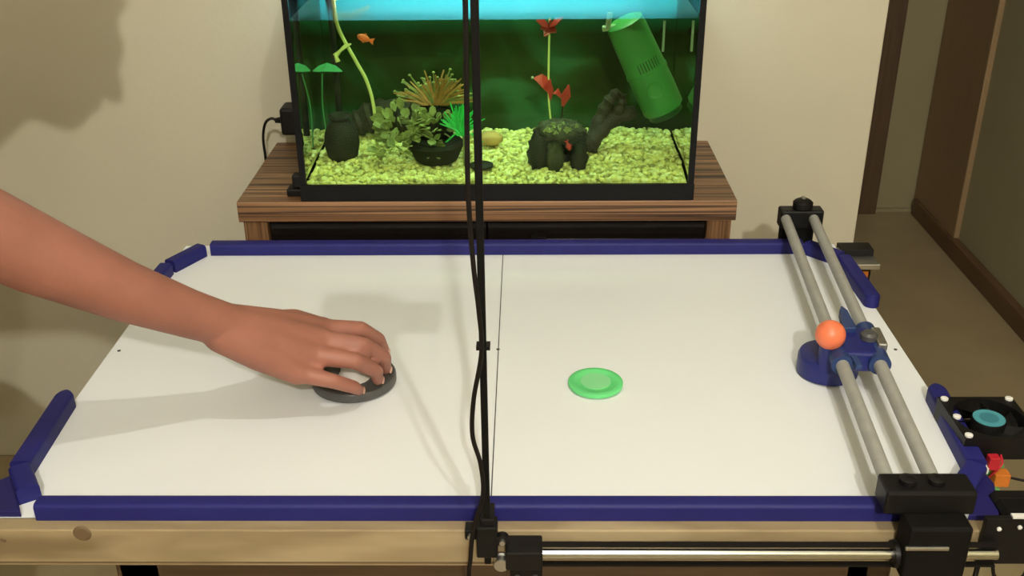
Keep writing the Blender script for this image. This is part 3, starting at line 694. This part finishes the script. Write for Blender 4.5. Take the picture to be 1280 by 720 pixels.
# yellow stalk with clip
sk = thing('airline_stalk', 'pale yellow curved air tube leaning at the left of the aquarium', 'tube', (-0.205, 0.47, 0.18))
MB().tube(spline([(-0.262, 0.452, 0.372), (-0.262, 0.452, 0.340), (-0.258, 0.455, 0.305), (-0.236, 0.46, 0.254), (-0.222, 0.462, 0.222), (-0.214, 0.463, 0.178), (-0.213, 0.463, 0.10)]), 0.0028, 10).build('tube', M['stalk'], sk, smooth=True)
MB().ribbon([(-0.266, 0.447, 0.266), (-0.258, 0.447, 0.274), (-0.247, 0.447, 0.283), (-0.240, 0.447, 0.285)], [0.004, 0.0018, 0.003, 0.001], (0, 0.3, 1), 0.002).build('clip', M['stalk'], sk)
MB().tube([(-0.266, 0.446, 0.271), (-0.262, 0.446, 0.258)], [0.0018, 0.004], 8).build('clip_jaw', M['stalk'], sk)
MB().tube(spline([(-0.262, 0.452, 0.350), (-0.238, 0.47, 0.353), (-0.215, 0.49, 0.346)]), 0.0016, 8).build('branch_tube', M['stalk'], sk, smooth=True)
# orange fish
def fish(c, L, head, m, label, ang=0.0):
    t = thing('fish', label, 'fish', c)
    c = Vector(c); R = Matrix.Rotation(ang, 3, 'Y')
    def P(x, y, z): return c + R @ V(x * head, y, z)
    mb = MB(); mb.ball((0, 0, 0), L * 0.33, (1, 0.34, 0.55), None, 16, 10); mb.v = [P(*q) for q in mb.v]
    mb.build('body', m, t, smooth='all')
    def fin(name, pts):
        vs2 = [P(x, 0.0006, z) for x, z in pts] + [P(x, -0.0006, z) for x, z in pts]; n = len(pts)
        MB().add(vs2, [tuple(range(n)), tuple(range(2 * n - 1, n - 1, -1))] + [(i, n + i, n + (i + 1) % n, (i + 1) % n) for i in range(n)]).build(name, m, t)
    fin('tail_fin', [(-0.28 * L, 0.03 * L), (-0.55 * L, 0.18 * L), (-0.50 * L, 0.0), (-0.55 * L, -0.18 * L), (-0.28 * L, -0.03 * L)])
    fin('dorsal_fin', [(0.1 * L, 0.16 * L), (-0.05 * L, 0.27 * L), (-0.18 * L, 0.14 * L)])
    fin('belly_fin', [(0.08 * L, -0.16 * L), (-0.06 * L, -0.25 * L), (-0.12 * L, -0.14 * L)])
    for s_ in (-1, 1):
        MB().ball(P(0.24 * L, s_ * 0.075 * L, 0.04 * L), 0.025 * L, seg=8, rings=6).build('eye', M['black'], t, smooth='all')
fish((-0.216, 0.42, 0.300), 0.030, -1, M['fish'], 'small orange fish swimming near the yellow air tube', 0.35)
fish((0.093, 0.375, 0.143), 0.020, 1, M['leaf_red'], 'small red fish in front of the rock cave', 1.2)

# planted bowl: dark bowl, olive leaves, rust tuft
bx_, by_ = -0.122, 0.455
bw = thing('planted_rock', 'dark bowl-shaped rock overgrown with olive leaves and rust coloured tuft', 'plant', (bx_, by_, 0.10))
MB().lathe([(0.022, 0.0), (0.034, 0.008), (0.040, 0.022), (0.046, 0.034), (0.040, 0.040), (0.028, 0.036), (0.0, 0.034)], (bx_ + 0.006, by_ - 0.01, 0.093), seg=24).build('bowl', M['rockdark'], bw, smooth=True)
lump((bx_ + 0.002, by_ + 0.02, 0.150), 0.034, (1.1, 0.8, 0.9), 0.10, M['rockdark'], 'rock', bw, 3)
random.seed(11)
def leafy(c, n, rad, m, parent, name='leaf', size=(0.007, 0.013), up=0.3):
    for k in range(n):
        a, e_ = random.uniform(0, 2 * PI), random.uniform(-0.3, 1.0)
        dv = V(math.cos(a) * math.cos(e_), math.sin(a) * math.cos(e_) * 0.8 - 0.2, math.sin(e_)).normalized()
        p0 = Vector(c) + V(dv.x * rad[0], dv.y * rad[1], dv.z * rad[2]) * random.uniform(0.5, 0.95)
        L = random.uniform(*size) * 1.6; tipd = (dv + V(0, -0.2, up)).normalized()
        MB().ribbon([p0, p0 + tipd * L * 0.35, p0 + tipd * L * 0.75 + V(0, 0, -0.001), p0 + tipd * L + V(0, 0, -0.003)],
                    [0.0008, L * 0.30, L * 0.24, 0.0006], (random.uniform(-1, 1), random.uniform(-0.4, 0.4), random.uniform(-0.5, 0.9))).build(name, m, parent)
leafy((-0.165, 0.445, 0.148), 70, (0.046, 0.03, 0.034), M['leaf_olive'], bw, size=(0.009, 0.016))
leafy((-0.118, 0.440, 0.150), 46, (0.040, 0.03, 0.032), M['leaf_olive'], bw, size=(0.008, 0.015))
leafy((-0.118, 0.425, 0.118), 8, (0.014, 0.01, 0.020), M['leaf_olive'], bw)
leafy((-0.180, 0.425, 0.125), 34, (0.030, 0.02, 0.024), M['leaf_olive'], bw, size=(0.008, 0.014))
random.seed(5)
for k in range(120):
    a = random.uniform(-1.25, 1.25); t0 = V(-0.118 + 0.012 * a + random.uniform(-0.004, 0.004), 0.47 + random.uniform(-0.012, 0.012), 0.184)
    L = random.uniform(0.034, 0.066) * (1 - 0.18 * abs(a)); dv = V(math.sin(a), random.uniform(-0.3, 0.3), math.cos(a) * 0.9)
    p1 = t0 + dv * L * 0.5; p2 = t0 + dv * L + V(math.sin(a) * 0.006, 0, -0.004 * abs(a))
    MB().ribbon([t0, p1, p2], [0.0012, 0.0016, 0.0010], (math.cos(a), 0.3, -math.sin(a)), 0.0005).build('tuft_blade', M['leaf_rust'] if k % 3 else M['leaf_rustg'], bw)
    if k % 3 == 0: MB().ball(p2, 0.0028, (1, 1, 0.7), None, 6, 4).build('leaf_tip', M['leaf_rustg'], bw)
# bright green grass
gp = thing('green_grass_plant', 'bright green grass-like plastic plant right of the planted rock', 'plant', (-0.068, 0.43, 0.12))
random.seed(9)
for k in range(60):
    a = random.uniform(-1.1, 1.1); t0 = V(-0.074 + random.uniform(-0.006, 0.006), 0.428 + random.uniform(-0.006, 0.006), 0.145)
    L = random.uniform(0.036, 0.058) * (1 - 0.22 * abs(a)); dv = V(math.sin(a) * 0.9, random.uniform(-0.35, 0.35), math.cos(a))
    MB().ribbon([t0, t0 + dv * L * 0.5 + V(-math.sin(a) * 0.004, 0, 0.001), t0 + dv * L], [0.0009, 0.0013, 0.0008], (math.cos(a), 0.4, -math.sin(a)), 0.0005).build('blade', M['leaf_bright'], gp)
for a in (-1.5, -1.25, 1.4, 2.3):
    t0 = V(-0.069, 0.428, 0.146); MB().ribbon([t0, t0 + V(math.sin(a) * 0.015, -0.004, 0.002), t0 + V(math.sin(a) * 0.030, -0.008, -0.010)], [0.0009, 0.0013, 0.0006], (0, 1, 0.4), 0.0005).build('blade', M['leaf_bright'], gp)
MB().tube([(-0.069, 0.428, 0.095), (-0.069, 0.428, 0.148)], 0.003, 8).build('stem', M['leaf_olive'], gp)
# stones on the gravel
o = lump((-0.031, 0.50, 0.116), 0.016, (1.3, 0.9, 0.75), 0.08, M['stone_tan'], 'stone', None, 21); tag(o, 'tan stone on the gravel behind the camera post', 'stone')
o = MB().lathe([(0.010, 0), (0.018, 0.001), (0.0185, 0.004), (0.010, 0.0055)], (-0.042, 0.405, 0.1005), seg=24).build('flat_disc', M['rockdark'], None, origin=(-0.042, 0.405, 0.1005), smooth=True); tag(o, 'flat dark disc lying on the gravel behind the post', 'disc')

# rock cave
cv = thing('rock_cave', 'mossy dark rock cave ornament standing on the gravel', 'rock', (0.082, 0.42, 0.10))
random.seed(31)
for (dx, dy, dz, r, sc, m) in ((-0.026, 0.0, 0.018, 0.020, (0.85, 0.9, 1.5), 'rockdark'), (-0.008, -0.012, 0.014, 0.015, (0.8, 0.9, 1.5), 'rockgrey'), (0.024, -0.010, 0.014, 0.014, (0.8, 1.0, 1.7), 'rockdark'),
                              (0.0, 0.008, 0.044, 0.024, (1.35, 1.0, 0.62), 'rockgrey'), (0.016, 0.0, 0.038, 0.016, (1.1, 1.0, 0.8), 'rockdark'), (-0.018, 0.002, 0.048, 0.014, (1.0, 1.0, 0.8), 'rockgrey'),
                              (0.006, 0.022, 0.020, 0.022, (1.3, 0.6, 1.2), 'rockdark')):
    MB().ball((0.082 + dx * 1.2, 0.42 + dy, 0.098 + dz * 1.2), r * 1.2, sc, None, 18, 14, 0.15).build('boulder', M[m], cv, smooth='all')
for k in range(26):
    a = random.uniform(0, 2 * PI); p = V(0.080 + math.cos(a) * 0.026 * random.random(), 0.402 + math.sin(a) * 0.016, 0.158 + random.uniform(0, 0.006))
    q = p + V(random.uniform(-0.01, 0.01), random.uniform(-0.008, 0.0), random.uniform(-0.004, 0.008))
    MB().ribbon([p, (p + q) / 2 + V(0, 0, 0.003), q], [0.001, 0.003, 0.001], (random.uniform(-1, 1), 0.4, random.uniform(-1, 1))).build('moss_leaf', M['leaf_olive'], cv)
# red plant growing from it
rp = thing('red_leaf_plant', 'tall red-leaved plant rising from the rock cave to the surface', 'plant', (0.07, 0.45, 0.13))
MB().tube(spline([(0.070, 0.452, 0.135), (0.064, 0.45, 0.19), (0.063, 0.45, 0.24), (0.064, 0.45, 0.322)]), 0.0016, 8).build('stem', M['stalk'], rp, smooth=True)
MB().tube(spline([(0.080, 0.442, 0.14), (0.084, 0.44, 0.17), (0.088, 0.44, 0.212)]), 0.0014, 8).build('stem', M['driftwood'], rp, smooth=True)
def rleaf(pts, wd, side): MB().ribbon(pts, wd, side, 0.0008).build('leaf', M['leaf_red'], rp)
rleaf([(0.066, 0.448, 0.205), (0.060, 0.446, 0.222), (0.050, 0.445, 0.230), (0.040, 0.444, 0.231)], [0.002, 0.010, 0.008, 0.001], (0.3, 0.5, 1))
rleaf([(0.066, 0.448, 0.195), (0.066, 0.446, 0.212), (0.064, 0.445, 0.228)], [0.001, 0.005, 0.001], (1, 0.2, 0))
rleaf([(0.085, 0.439, 0.188), (0.090, 0.438, 0.205), (0.094, 0.437, 0.222)], [0.002, 0.008, 0.001], (1, 0.3, -0.3))
rleaf([(0.084, 0.439, 0.200), (0.076, 0.438, 0.212), (0.070, 0.437, 0.208)], [0.001, 0.005, 0.001], (0.2, 0.4, 1))
for dx, dz, wv in ((-0.020, 0.012, 0.006), (0.020, 0.016, 0.007), (-0.008, -0.012, 0.006), (0.010, -0.006, 0.006), (0.0, 0.012, 0.006), (-0.014, 0.0, 0.005)):
    rleaf([(0.064, 0.45, 0.308), (0.064 + dx * 0.5, 0.446, 0.308 + dz * 0.6), (0.064 + dx, 0.442, 0.308 + dz)], [0.002, wv, 0.001], (0.3, 0.6, 0.8))
MB().ball((0.038, 0.444, 0.232), 0.0022, seg=8, rings=6).build('bud', M['palegrey'], rp, smooth='all')
# driftwood
dw = thing('driftwood', 'dark branching driftwood between the rock cave and the green filter', 'driftwood', (0.14, 0.49, 0.11))
def branch(pts, r0, r1, n=6):
    s_ = spline(pts, n); k = len(s_)
    MB().tube(s_, [r0 + (r1 - r0) * i / (k - 1) + 0.0016 * math.sin(i * 1.7) for i in range(k)], 12).build('branch', M['driftwood'], dw, smooth=True)
branch([(0.128, 0.475, 0.105), (0.140, 0.48, 0.125), (0.168, 0.49, 0.150), (0.205, 0.50, 0.162)], 0.0154, 0.0112)
branch([(0.132, 0.478, 0.11), (0.150, 0.49, 0.155), (0.162, 0.49, 0.182), (0.176, 0.49, 0.198)], 0.0140, 0.0070)
branch([(0.165, 0.49, 0.150), (0.180, 0.49, 0.172), (0.182, 0.49, 0.192)], 0.0112, 0.0056)
branch([(0.130, 0.472, 0.115), (0.112, 0.468, 0.135), (0.104, 0.462, 0.139)], 0.0112, 0.0070)
# green filter
fl = thing('internal_filter', 'green cylindrical internal filter hanging in the right half of the aquarium', 'filter', (0.22, 0.46, 0.18))
f0, f1 = V(0.176, 0.450, 0.318), V(0.246, 0.460, 0.176)
fax = (f1 - f0); FLn = fax.length; fax.normalize()
def fring(prof, name, m): return MB().lathe(prof, f0, fax, 32).build(name, m, fl, smooth=True)
fring([(0.0230, 0.0), (0.0288, 0.003), (0.0301, 0.02), (0.0314, 0.06), (0.0320, 0.085)], 'head', M['filter'])
fring([(0.0330, 0.085), (0.0335, 0.088), (0.0330, 0.092)], 'seam_ring', M['filter'])
fring([(0.0320, 0.092), (0.0330, 0.12), (0.0326, FLn - 0.004), (0.0282, FLn)], 'canister', M['filter'])
fring([(0.0275, FLn - 0.001), (0.0275, FLn + 0.008), (0.0230, FLn + 0.010)], 'foot_cap', M['filterdark'])
# intake slots: short raised bars across the cylinder on the side facing the front
sidev = fax.cross(V(0, -1, 0)).normalized(); frontv = sidev.cross(fax).normalized()
if frontv.y > 0: frontv = -frontv
for k in range(8):
    an = -0.75 + k * 0.15; dirv = frontv * math.cos(an) + sidev * math.sin(an)
    MB().tube([f0 + fax * 0.064 + dirv * 0.0307, f0 + fax * 0.080 + dirv * 0.0315], 0.0012, 6).build('slot', M['filterdark'], fl)
fl_e = f0 + fax * 0.112 + frontv * 0.0288
MB().lathe([(0.012, 0.0), (0.0135, 0.003), (0.0125, 0.0045), (0.0095, 0.003), (0.0, 0.002)], fl_e, frontv, 24).build('dial', M['filter'], fl, smooth=True)
MB().tube([f0 + fax * 0.010, f0 + fax * 0.010 + V(-0.036, -0.004, -0.003)], 0.0046, 12).build('nozzle', M['palegrey'], fl, smooth=True)
MB().tube([f0 + V(-0.024, -0.004, -0.012), f0 + V(-0.021, -0.004, 0.012)], 0.0042, 12).build('nozzle_elbow', M['palegrey'], fl, smooth=True)
# bracket strip and thermometer at the right
th = thing('thermometer', 'thin pale thermometer on the right end of the aquarium back', 'thermometer', (0.244, 0.575, 0.25))
MB().tube([(0.2545, 0.575, 0.24), (0.2545, 0.575, 0.290)], 0.0022, 10).build('glass_tube', M['palegrey'], th, smooth=True)
MB().lathe([(0.004, 0.0), (0.006, 0.003), (0.003, 0.005)], (0.2545, 0.580, 0.272), axis=(0, 1, 0), seg=16).build('suction_cup', M['rockdark'], th, smooth=True)

# ------------------------------------------------------------------ things around the tank
ad = thing('power_adapter', 'black power adapter hanging at the left side of the aquarium', 'adapter', (-0.345, 0.52, 0.13))
MB().box((-0.377, 0.505, 0.120), (-0.3205, 0.550, 0.166)).build('body', M['black'], ad, bevel=0.005)
MB().tube([(-0.377, 0.52, 0.143), (-0.388, 0.52, 0.142)], [0.006, 0.004], 12).build('strain_relief', M['black'], ad, smooth=True)
MB().tube(spline([(-0.386, 0.52, 0.142), (-0.398, 0.535, 0.141), (-0.413, 0.55, 0.128), (-0.422, 0.56, 0.100), (-0.4235, 0.565, 0.066), (-0.4235, 0.570, 0.0), (-0.424, 0.58, -0.3)]), 0.0024, 8).build('cord', M['black'], ad, smooth=True)
ft = thing('clip_block', 'small dark block beside the lower left aquarium corner', 'block', (-0.334, 0.385, CT))
MB().box((-0.346, 0.372, CT), (-0.3205, 0.398, CT + 0.012)).build('base', M['black'], ft, bevel=0.002)
MB().prism([(-0.337, 0.376), (-0.3205, 0.376), (-0.3205, 0.394), (-0.337, 0.394)], CT + 0.012, CT + 0.034).build('upright', M['black'], ft, bevel=0.003)
for lb, pts in (('black cable hanging close behind the right aquarium edge', [(0.2900, 0.60, 0.36), (0.296, 0.60, 0.30), (0.2935, 0.60, 0.24), (0.300, 0.60, 0.19), (0.2985, 0.60, 0.13), (0.302, 0.61, 0.07)]),
                ('outer black cable curving behind the right aquarium edge', [(0.294, 0.61, 0.30), (0.3085, 0.615, 0.255), (0.300, 0.615, 0.20), (0.3105, 0.615, 0.15), (0.306, 0.615, 0.10), (0.308, 0.62, 0.068)])):
    tag(MB().tube(spline(pts), 0.0022, 8).build('cable', M['black'], None, origin=pts[-1], smooth=True), lb, 'cable')

# ------------------------------------------------------------------ person
def rcone(mb, a, ra, b, rb, seg=18):
    a, b = Vector(a), Vector(b)
    mb.ball(a, ra, seg=seg, rings=12); mb.ball(b, rb, seg=seg, rings=12)
    if (b - a).length > 1e-4: mb.tube([a, b], [ra, rb], seg)
def chain(mb, pts):
    for (p, r), (q, s_) in zip(pts[:-1], pts[1:]): rcone(mb, p, r, q, s_)
def remeshed(mb, name, m, parent, voxel, smooth_iter, origin=None):
    o = mb.build(name + '_tmp', m, parent, origin)
    r = o.modifiers.new('r', 'REMESH'); r.mode = 'VOXEL'; r.voxel_size = voxel
    s_ = o.modifiers.new('s', 'SMOOTH'); s_.factor = 0.5; s_.iterations = smooth_iter
    dg = bpy.context.evaluated_depsgraph_get(); dg.update()
    me = bpy.data.meshes.new_from_object(o.evaluated_get(dg)); me.name = name
    me.materials.clear(); me.materials.append(m); me.shade_smooth()
    old = o.data; o.modifiers.clear(); o.data = me; o.name = name; bpy.data.meshes.remove(old)
    return o

ps = thing('person', 'person in a charcoal shirt reaching in from the left to hold the mallet', 'person', (-1.0, -0.15, FL))
bd = MB()
pel, che, nek, hed = (-1.08, -0.15, -0.09), (-0.90, -0.15, 0.22), (-0.74, -0.12, 0.455), (-0.580, -0.03, 0.552)
chain(bd, [(pel, 0.125), ((-1.0, -0.15, 0.06), 0.12), (che, 0.125), ((-0.83, -0.15, 0.33), 0.115), ((-0.78, -0.14, 0.41), 0.075), (nek, 0.058), ((-0.65, -0.06, 0.51), 0.056), ((-0.60, -0.035, 0.53), 0.056)])
chain(bd, [((-0.80, -0.31, 0.385), 0.068), ((-0.80, -0.15, 0.37), 0.09), ((-0.80, 0.01, 0.385), 0.068)])
chain(bd, [((-0.90, -0.23, 0.2), 0.10), ((-0.90, -0.07, 0.2), 0.10)])
chain(bd, [((-1.08, -0.24, -0.09), 0.105), ((-1.08, -0.06, -0.09), 0.105)])
# head: skull, jaw, nose, ears, brow, lips (looking down along the table)
R_h = Matrix.Rotation(0.55, 3, 'Y')
def H(x, y, z): return Vector(hed) + R_h @ V(x, y, z)
bd.ball(H(-0.012, 0, 0.035), 0.088, (1.08, 0.86, 1.0), R_h, 20, 14)
chain(bd, [(H(0.02, 0, 0.0), 0.066), (H(0.045, 0, -0.055), 0.042)]); chain(bd, [(H(0.055, 0, -0.075), 0.026), (H(0.02, 0.03, -0.06), 0.03), (H(-0.02, 0.045, -0.02), 0.03)])
chain(bd, [(H(0.055, 0, -0.075), 0.026), (H(0.02, -0.03, -0.06), 0.03), (H(-0.02, -0.045, -0.02), 0.03)])
chain(bd, [(H(0.082, 0, 0.02), 0.010), (H(0.104, 0, -0.018), 0.012)])
chain(bd, [(H(0.086, -0.01, -0.02), 0.011), (H(0.086, 0.01, -0.02), 0.011)])
chain(bd, [(H(0.077, -0.035, 0.032), 0.012), (H(0.084, 0, 0.030), 0.012), (H(0.077, 0.035, 0.032), 0.012)])
chain(bd, [(H(0.078, -0.018, -0.047), 0.007), (H(0.086, 0, -0.046), 0.008), (H(0.078, 0.018, -0.047), 0.007)])
for s_ in (-1, 1):
    bd.ball(H(-0.012, s_ * 0.080, 0.005), 0.028, (0.65, 0.28, 1.1), R_h, 12, 8)
# legs
LEG = [(-1.08, 0.0, -0.10, 0.095), (-0.92, 0.015, -0.108, 0.080), (-0.76, 0.02, -0.115, 0.060), (-0.78, 0.02, -0.26, 0.058), (-0.805, 0.02, -0.42, 0.045), (-0.82, 0.02, -0.55, 0.036)]
for s_ in (-1, 1):
    y = -0.15 + s_ * 0.10
    chain(bd, [((x, y + s_ * dy, z), r) for x, dy, z, r in LEG])
    chain(bd, [((-0.84, y + s_ * 0.02, -0.585), 0.033), ((-0.74, y + s_ * 0.03, -0.595), 0.028), ((-0.66, y + s_ * 0.035, -0.603), 0.017)])
# left arm resting on the thigh
chain(bd, [((-0.80, 0.01, 0.385), 0.060), ((-0.86, 0.06, 0.24), 0.050), ((-0.92, 0.09, 0.11), 0.042), ((-0.88, 0.03, 0.05), 0.043), ((-0.83, -0.02, 0.005), 0.030)])
chain(bd, [((-0.83, -0.02, 0.005), 0.028), ((-0.78, -0.035, -0.022), 0.034)])
for k in range(4):
    y = -0.010 - 0.018 * k; chain(bd, [((-0.78, y, -0.022), 0.012), ((-0.735, y - 0.004, -0.040), 0.0095), ((-0.705, y - 0.004, -0.068), 0.008)])
chain(bd, [((-0.81, -0.005, -0.01), 0.013), ((-0.78, 0.02, -0.035), 0.011), ((-0.755, 0.025, -0.055), 0.009)])
# right arm reaching to the mallet
SH, EL, WR = (-0.80, -0.31, 0.385), (-0.505, -0.345, 0.350), (-0.287, -0.180, 0.133)
chain(bd, [(SH, 0.062), ((-0.66, -0.345, 0.36), 0.052), (EL, 0.040), ((-0.465, -0.315, 0.312), 0.0405), ((-0.42, -0.282, 0.262), 0.0370), ((-0.365, -0.240, 0.204), 0.0305), ((-0.318, -0.204, 0.160), 0.0255), (WR, 0.0235)])
# back of the hand
MC = {'i': (-0.207, -0.094, 0.082), 'm': (-0.205, -0.124, 0.085), 'r': (-0.212, -0.148, 0.079), 'p': (-0.222, -0.169, 0.068)}
for k, r in (('i', 0.0145), ('m', 0.015), ('r', 0.0145), ('p', 0.0135)):
    c = Vector(MC[k]); w0 = Vector(WR) + (c - Vector(MC['m'])) * 0.22
    chain(bd, [(w0, 0.0215), ((w0 + c) / 2, 0.0195), (c, r)])
chain(bd, [(Vector(MC['i']) + V(-0.02, -0.01, 0.004), 0.016), (Vector(MC['p']) + V(-0.012, 0.012, 0.004), 0.016)])
FG = {'i': [((-0.166, -0.078, 0.073), 0.0100), ((-0.149, -0.058, 0.048), 0.0090), ((-0.146, -0.046, 0.026), 0.0078)],
      'm': [((-0.157, -0.118, 0.074), 0.0102), ((-0.138, -0.098, 0.047), 0.0092), ((-0.139, -0.085, 0.024), 0.0080)],
      'r': [((-0.163, -0.144, 0.069), 0.0098), ((-0.144, -0.124, 0.044), 0.0088), ((-0.145, -0.108, 0.023), 0.0076)],
      'p': [((-0.185, -0.166, 0.056), 0.0088), ((-0.166, -0.148, 0.037), 0.0080), ((-0.164, -0.130, 0.022), 0.0070)]}
for k, pts in FG.items():
    r0 = {'i': 0.0122, 'm': 0.0126, 'r': 0.0120, 'p': 0.0108}[k]
    chain(bd, [(MC[k], r0)] + pts)
# thumb along the far side of the mallet
chain(bd, [(Vector(WR) + V(0.018, 0.022, -0.016), 0.020), ((-0.240, -0.090, 0.088), 0.0165), ((-0.226, -0.044, 0.060), 0.0125), ((-0.205, -0.030, 0.040), 0.0105), ((-0.187, -0.026, 0.028), 0.0088)])
body = remeshed(bd, 'body', M['skin'], ps, 0.0032, 5)
# nails on the fingers that can be seen
for k in 'imrp':
    a, b = Vector(FG[k][1][0]), Vector(FG[k][2][0]); dv = (b - a).normalized(); nv = V(0.85, -0.35, 0.25); nv = (nv - dv * nv.dot(dv)).normalized()
    q = dv.to_track_quat('Z', 'Y').to_matrix()
    sdv = dv.cross(nv).normalized(); Rm = Matrix((sdv, nv, dv)).transposed()
    MB().ball(b + nv * (FG[k][2][1] - 0.0012) + dv * 0.001, 0.0052, (0.85, 0.28, 1.0), Rm, 10, 8).build('nail', M['nail'], body, smooth='all')
# clothing, hair, shoes, eyes
sh = MB()
chain(sh, [((-1.075, -0.15, -0.06), 0.142), ((-1.0, -0.15, 0.06), 0.135), (che, 0.138), ((-0.83, -0.15, 0.33), 0.127), ((-0.785, -0.14, 0.395), 0.085)])
chain(sh, [((-0.80, -0.31, 0.385), 0.078), ((-0.80, -0.15, 0.37), 0.10), ((-0.80, 0.01, 0.385), 0.078)])
chain(sh, [((-0.90, -0.23, 0.2), 0.112), ((-0.90, -0.07, 0.2), 0.112)])
chain(sh, [((-0.80, -0.31, 0.385), 0.074), ((-0.68, -0.342, 0.364), 0.066)]); chain(sh, [((-0.80, 0.01, 0.385), 0.074), ((-0.85, 0.055, 0.26), 0.064)])
remeshed(sh, 'shirt', M['shirt'], ps, 0.009, 4)
tr = MB()
chain(tr, [((-1.08, -0.24, -0.09), 0.115), ((-1.08, -0.06, -0.09), 0.115)])
for s_ in (-1, 1):
    y = -0.15 + s_ * 0.10
    chain(tr, [((x, y + s_ * dy, min(z, z)), r + 0.010 + (0.008 if z < -0.3 else 0)) for x, dy, z, r in LEG[:-1]] + [((-0.818, y + s_ * 0.02, -0.53), 0.054)])
remeshed(tr, 'trousers', M['jeans'], ps, 0.009, 4)
hr = MB(); hr.ball(H(-0.026, 0, 0.052), 0.092, (1.06, 0.90, 0.95), R_h, 20, 14); hr.ball(H(-0.045, 0, 0.0), 0.075, (0.8, 1.0, 1.0), R_h, 20, 14); hr.ball(H(0.03, 0, 0.105), 0.04, (1.1, 1.4, 0.6), R_h, 16, 10)
remeshed(hr, 'hair', M['hair'], ps, 0.006, 3)
for s_ in (-1, 1):
    e = MB().ball(H(0.067, s_ * 0.031, 0.010), 0.0125, seg=14, rings=10).build('eye', M['eye'], ps, smooth='all')
    MB().ball(H(0.0775, s_ * 0.031, 0.006), 0.0045, seg=10, rings=8).build('pupil', M['black'], e, smooth='all')
    y = -0.15 + s_ * 0.12
    so = MB(); chain(so, [((-0.84, y, -0.575), 0.044), ((-0.74, y + s_ * 0.01, -0.582), 0.038), ((-0.66, y + s_ * 0.015, -0.588), 0.030)])
    remeshed(so, 'shoe', M['shoe'], ps, 0.008, 3)
# stool
so = thing('stool', 'round wooden stool under the seated person', 'stool', (-1.11, -0.15, FL))
MB().lathe([(0.15, -0.249), (0.165, -0.244), (0.165, -0.152), (0.155, -0.220), (0.0, -0.220)], (-1.11, -0.15, 0), seg=32).build('seat', M['beam'], so, smooth=True)
for k in range(4):
    a = PI / 4 + k * PI / 2; MB().tube([(-1.11 + 0.10 * math.cos(a), -0.15 + 0.10 * math.sin(a), -0.247), (-1.11 + 0.15 * math.cos(a), -0.15 + 0.15 * math.sin(a), FL)], 0.014, 10).build('leg', M['beam'], so, smooth=True)

for o in bpy.data.objects:
    if '_o' in o: del o['_o']
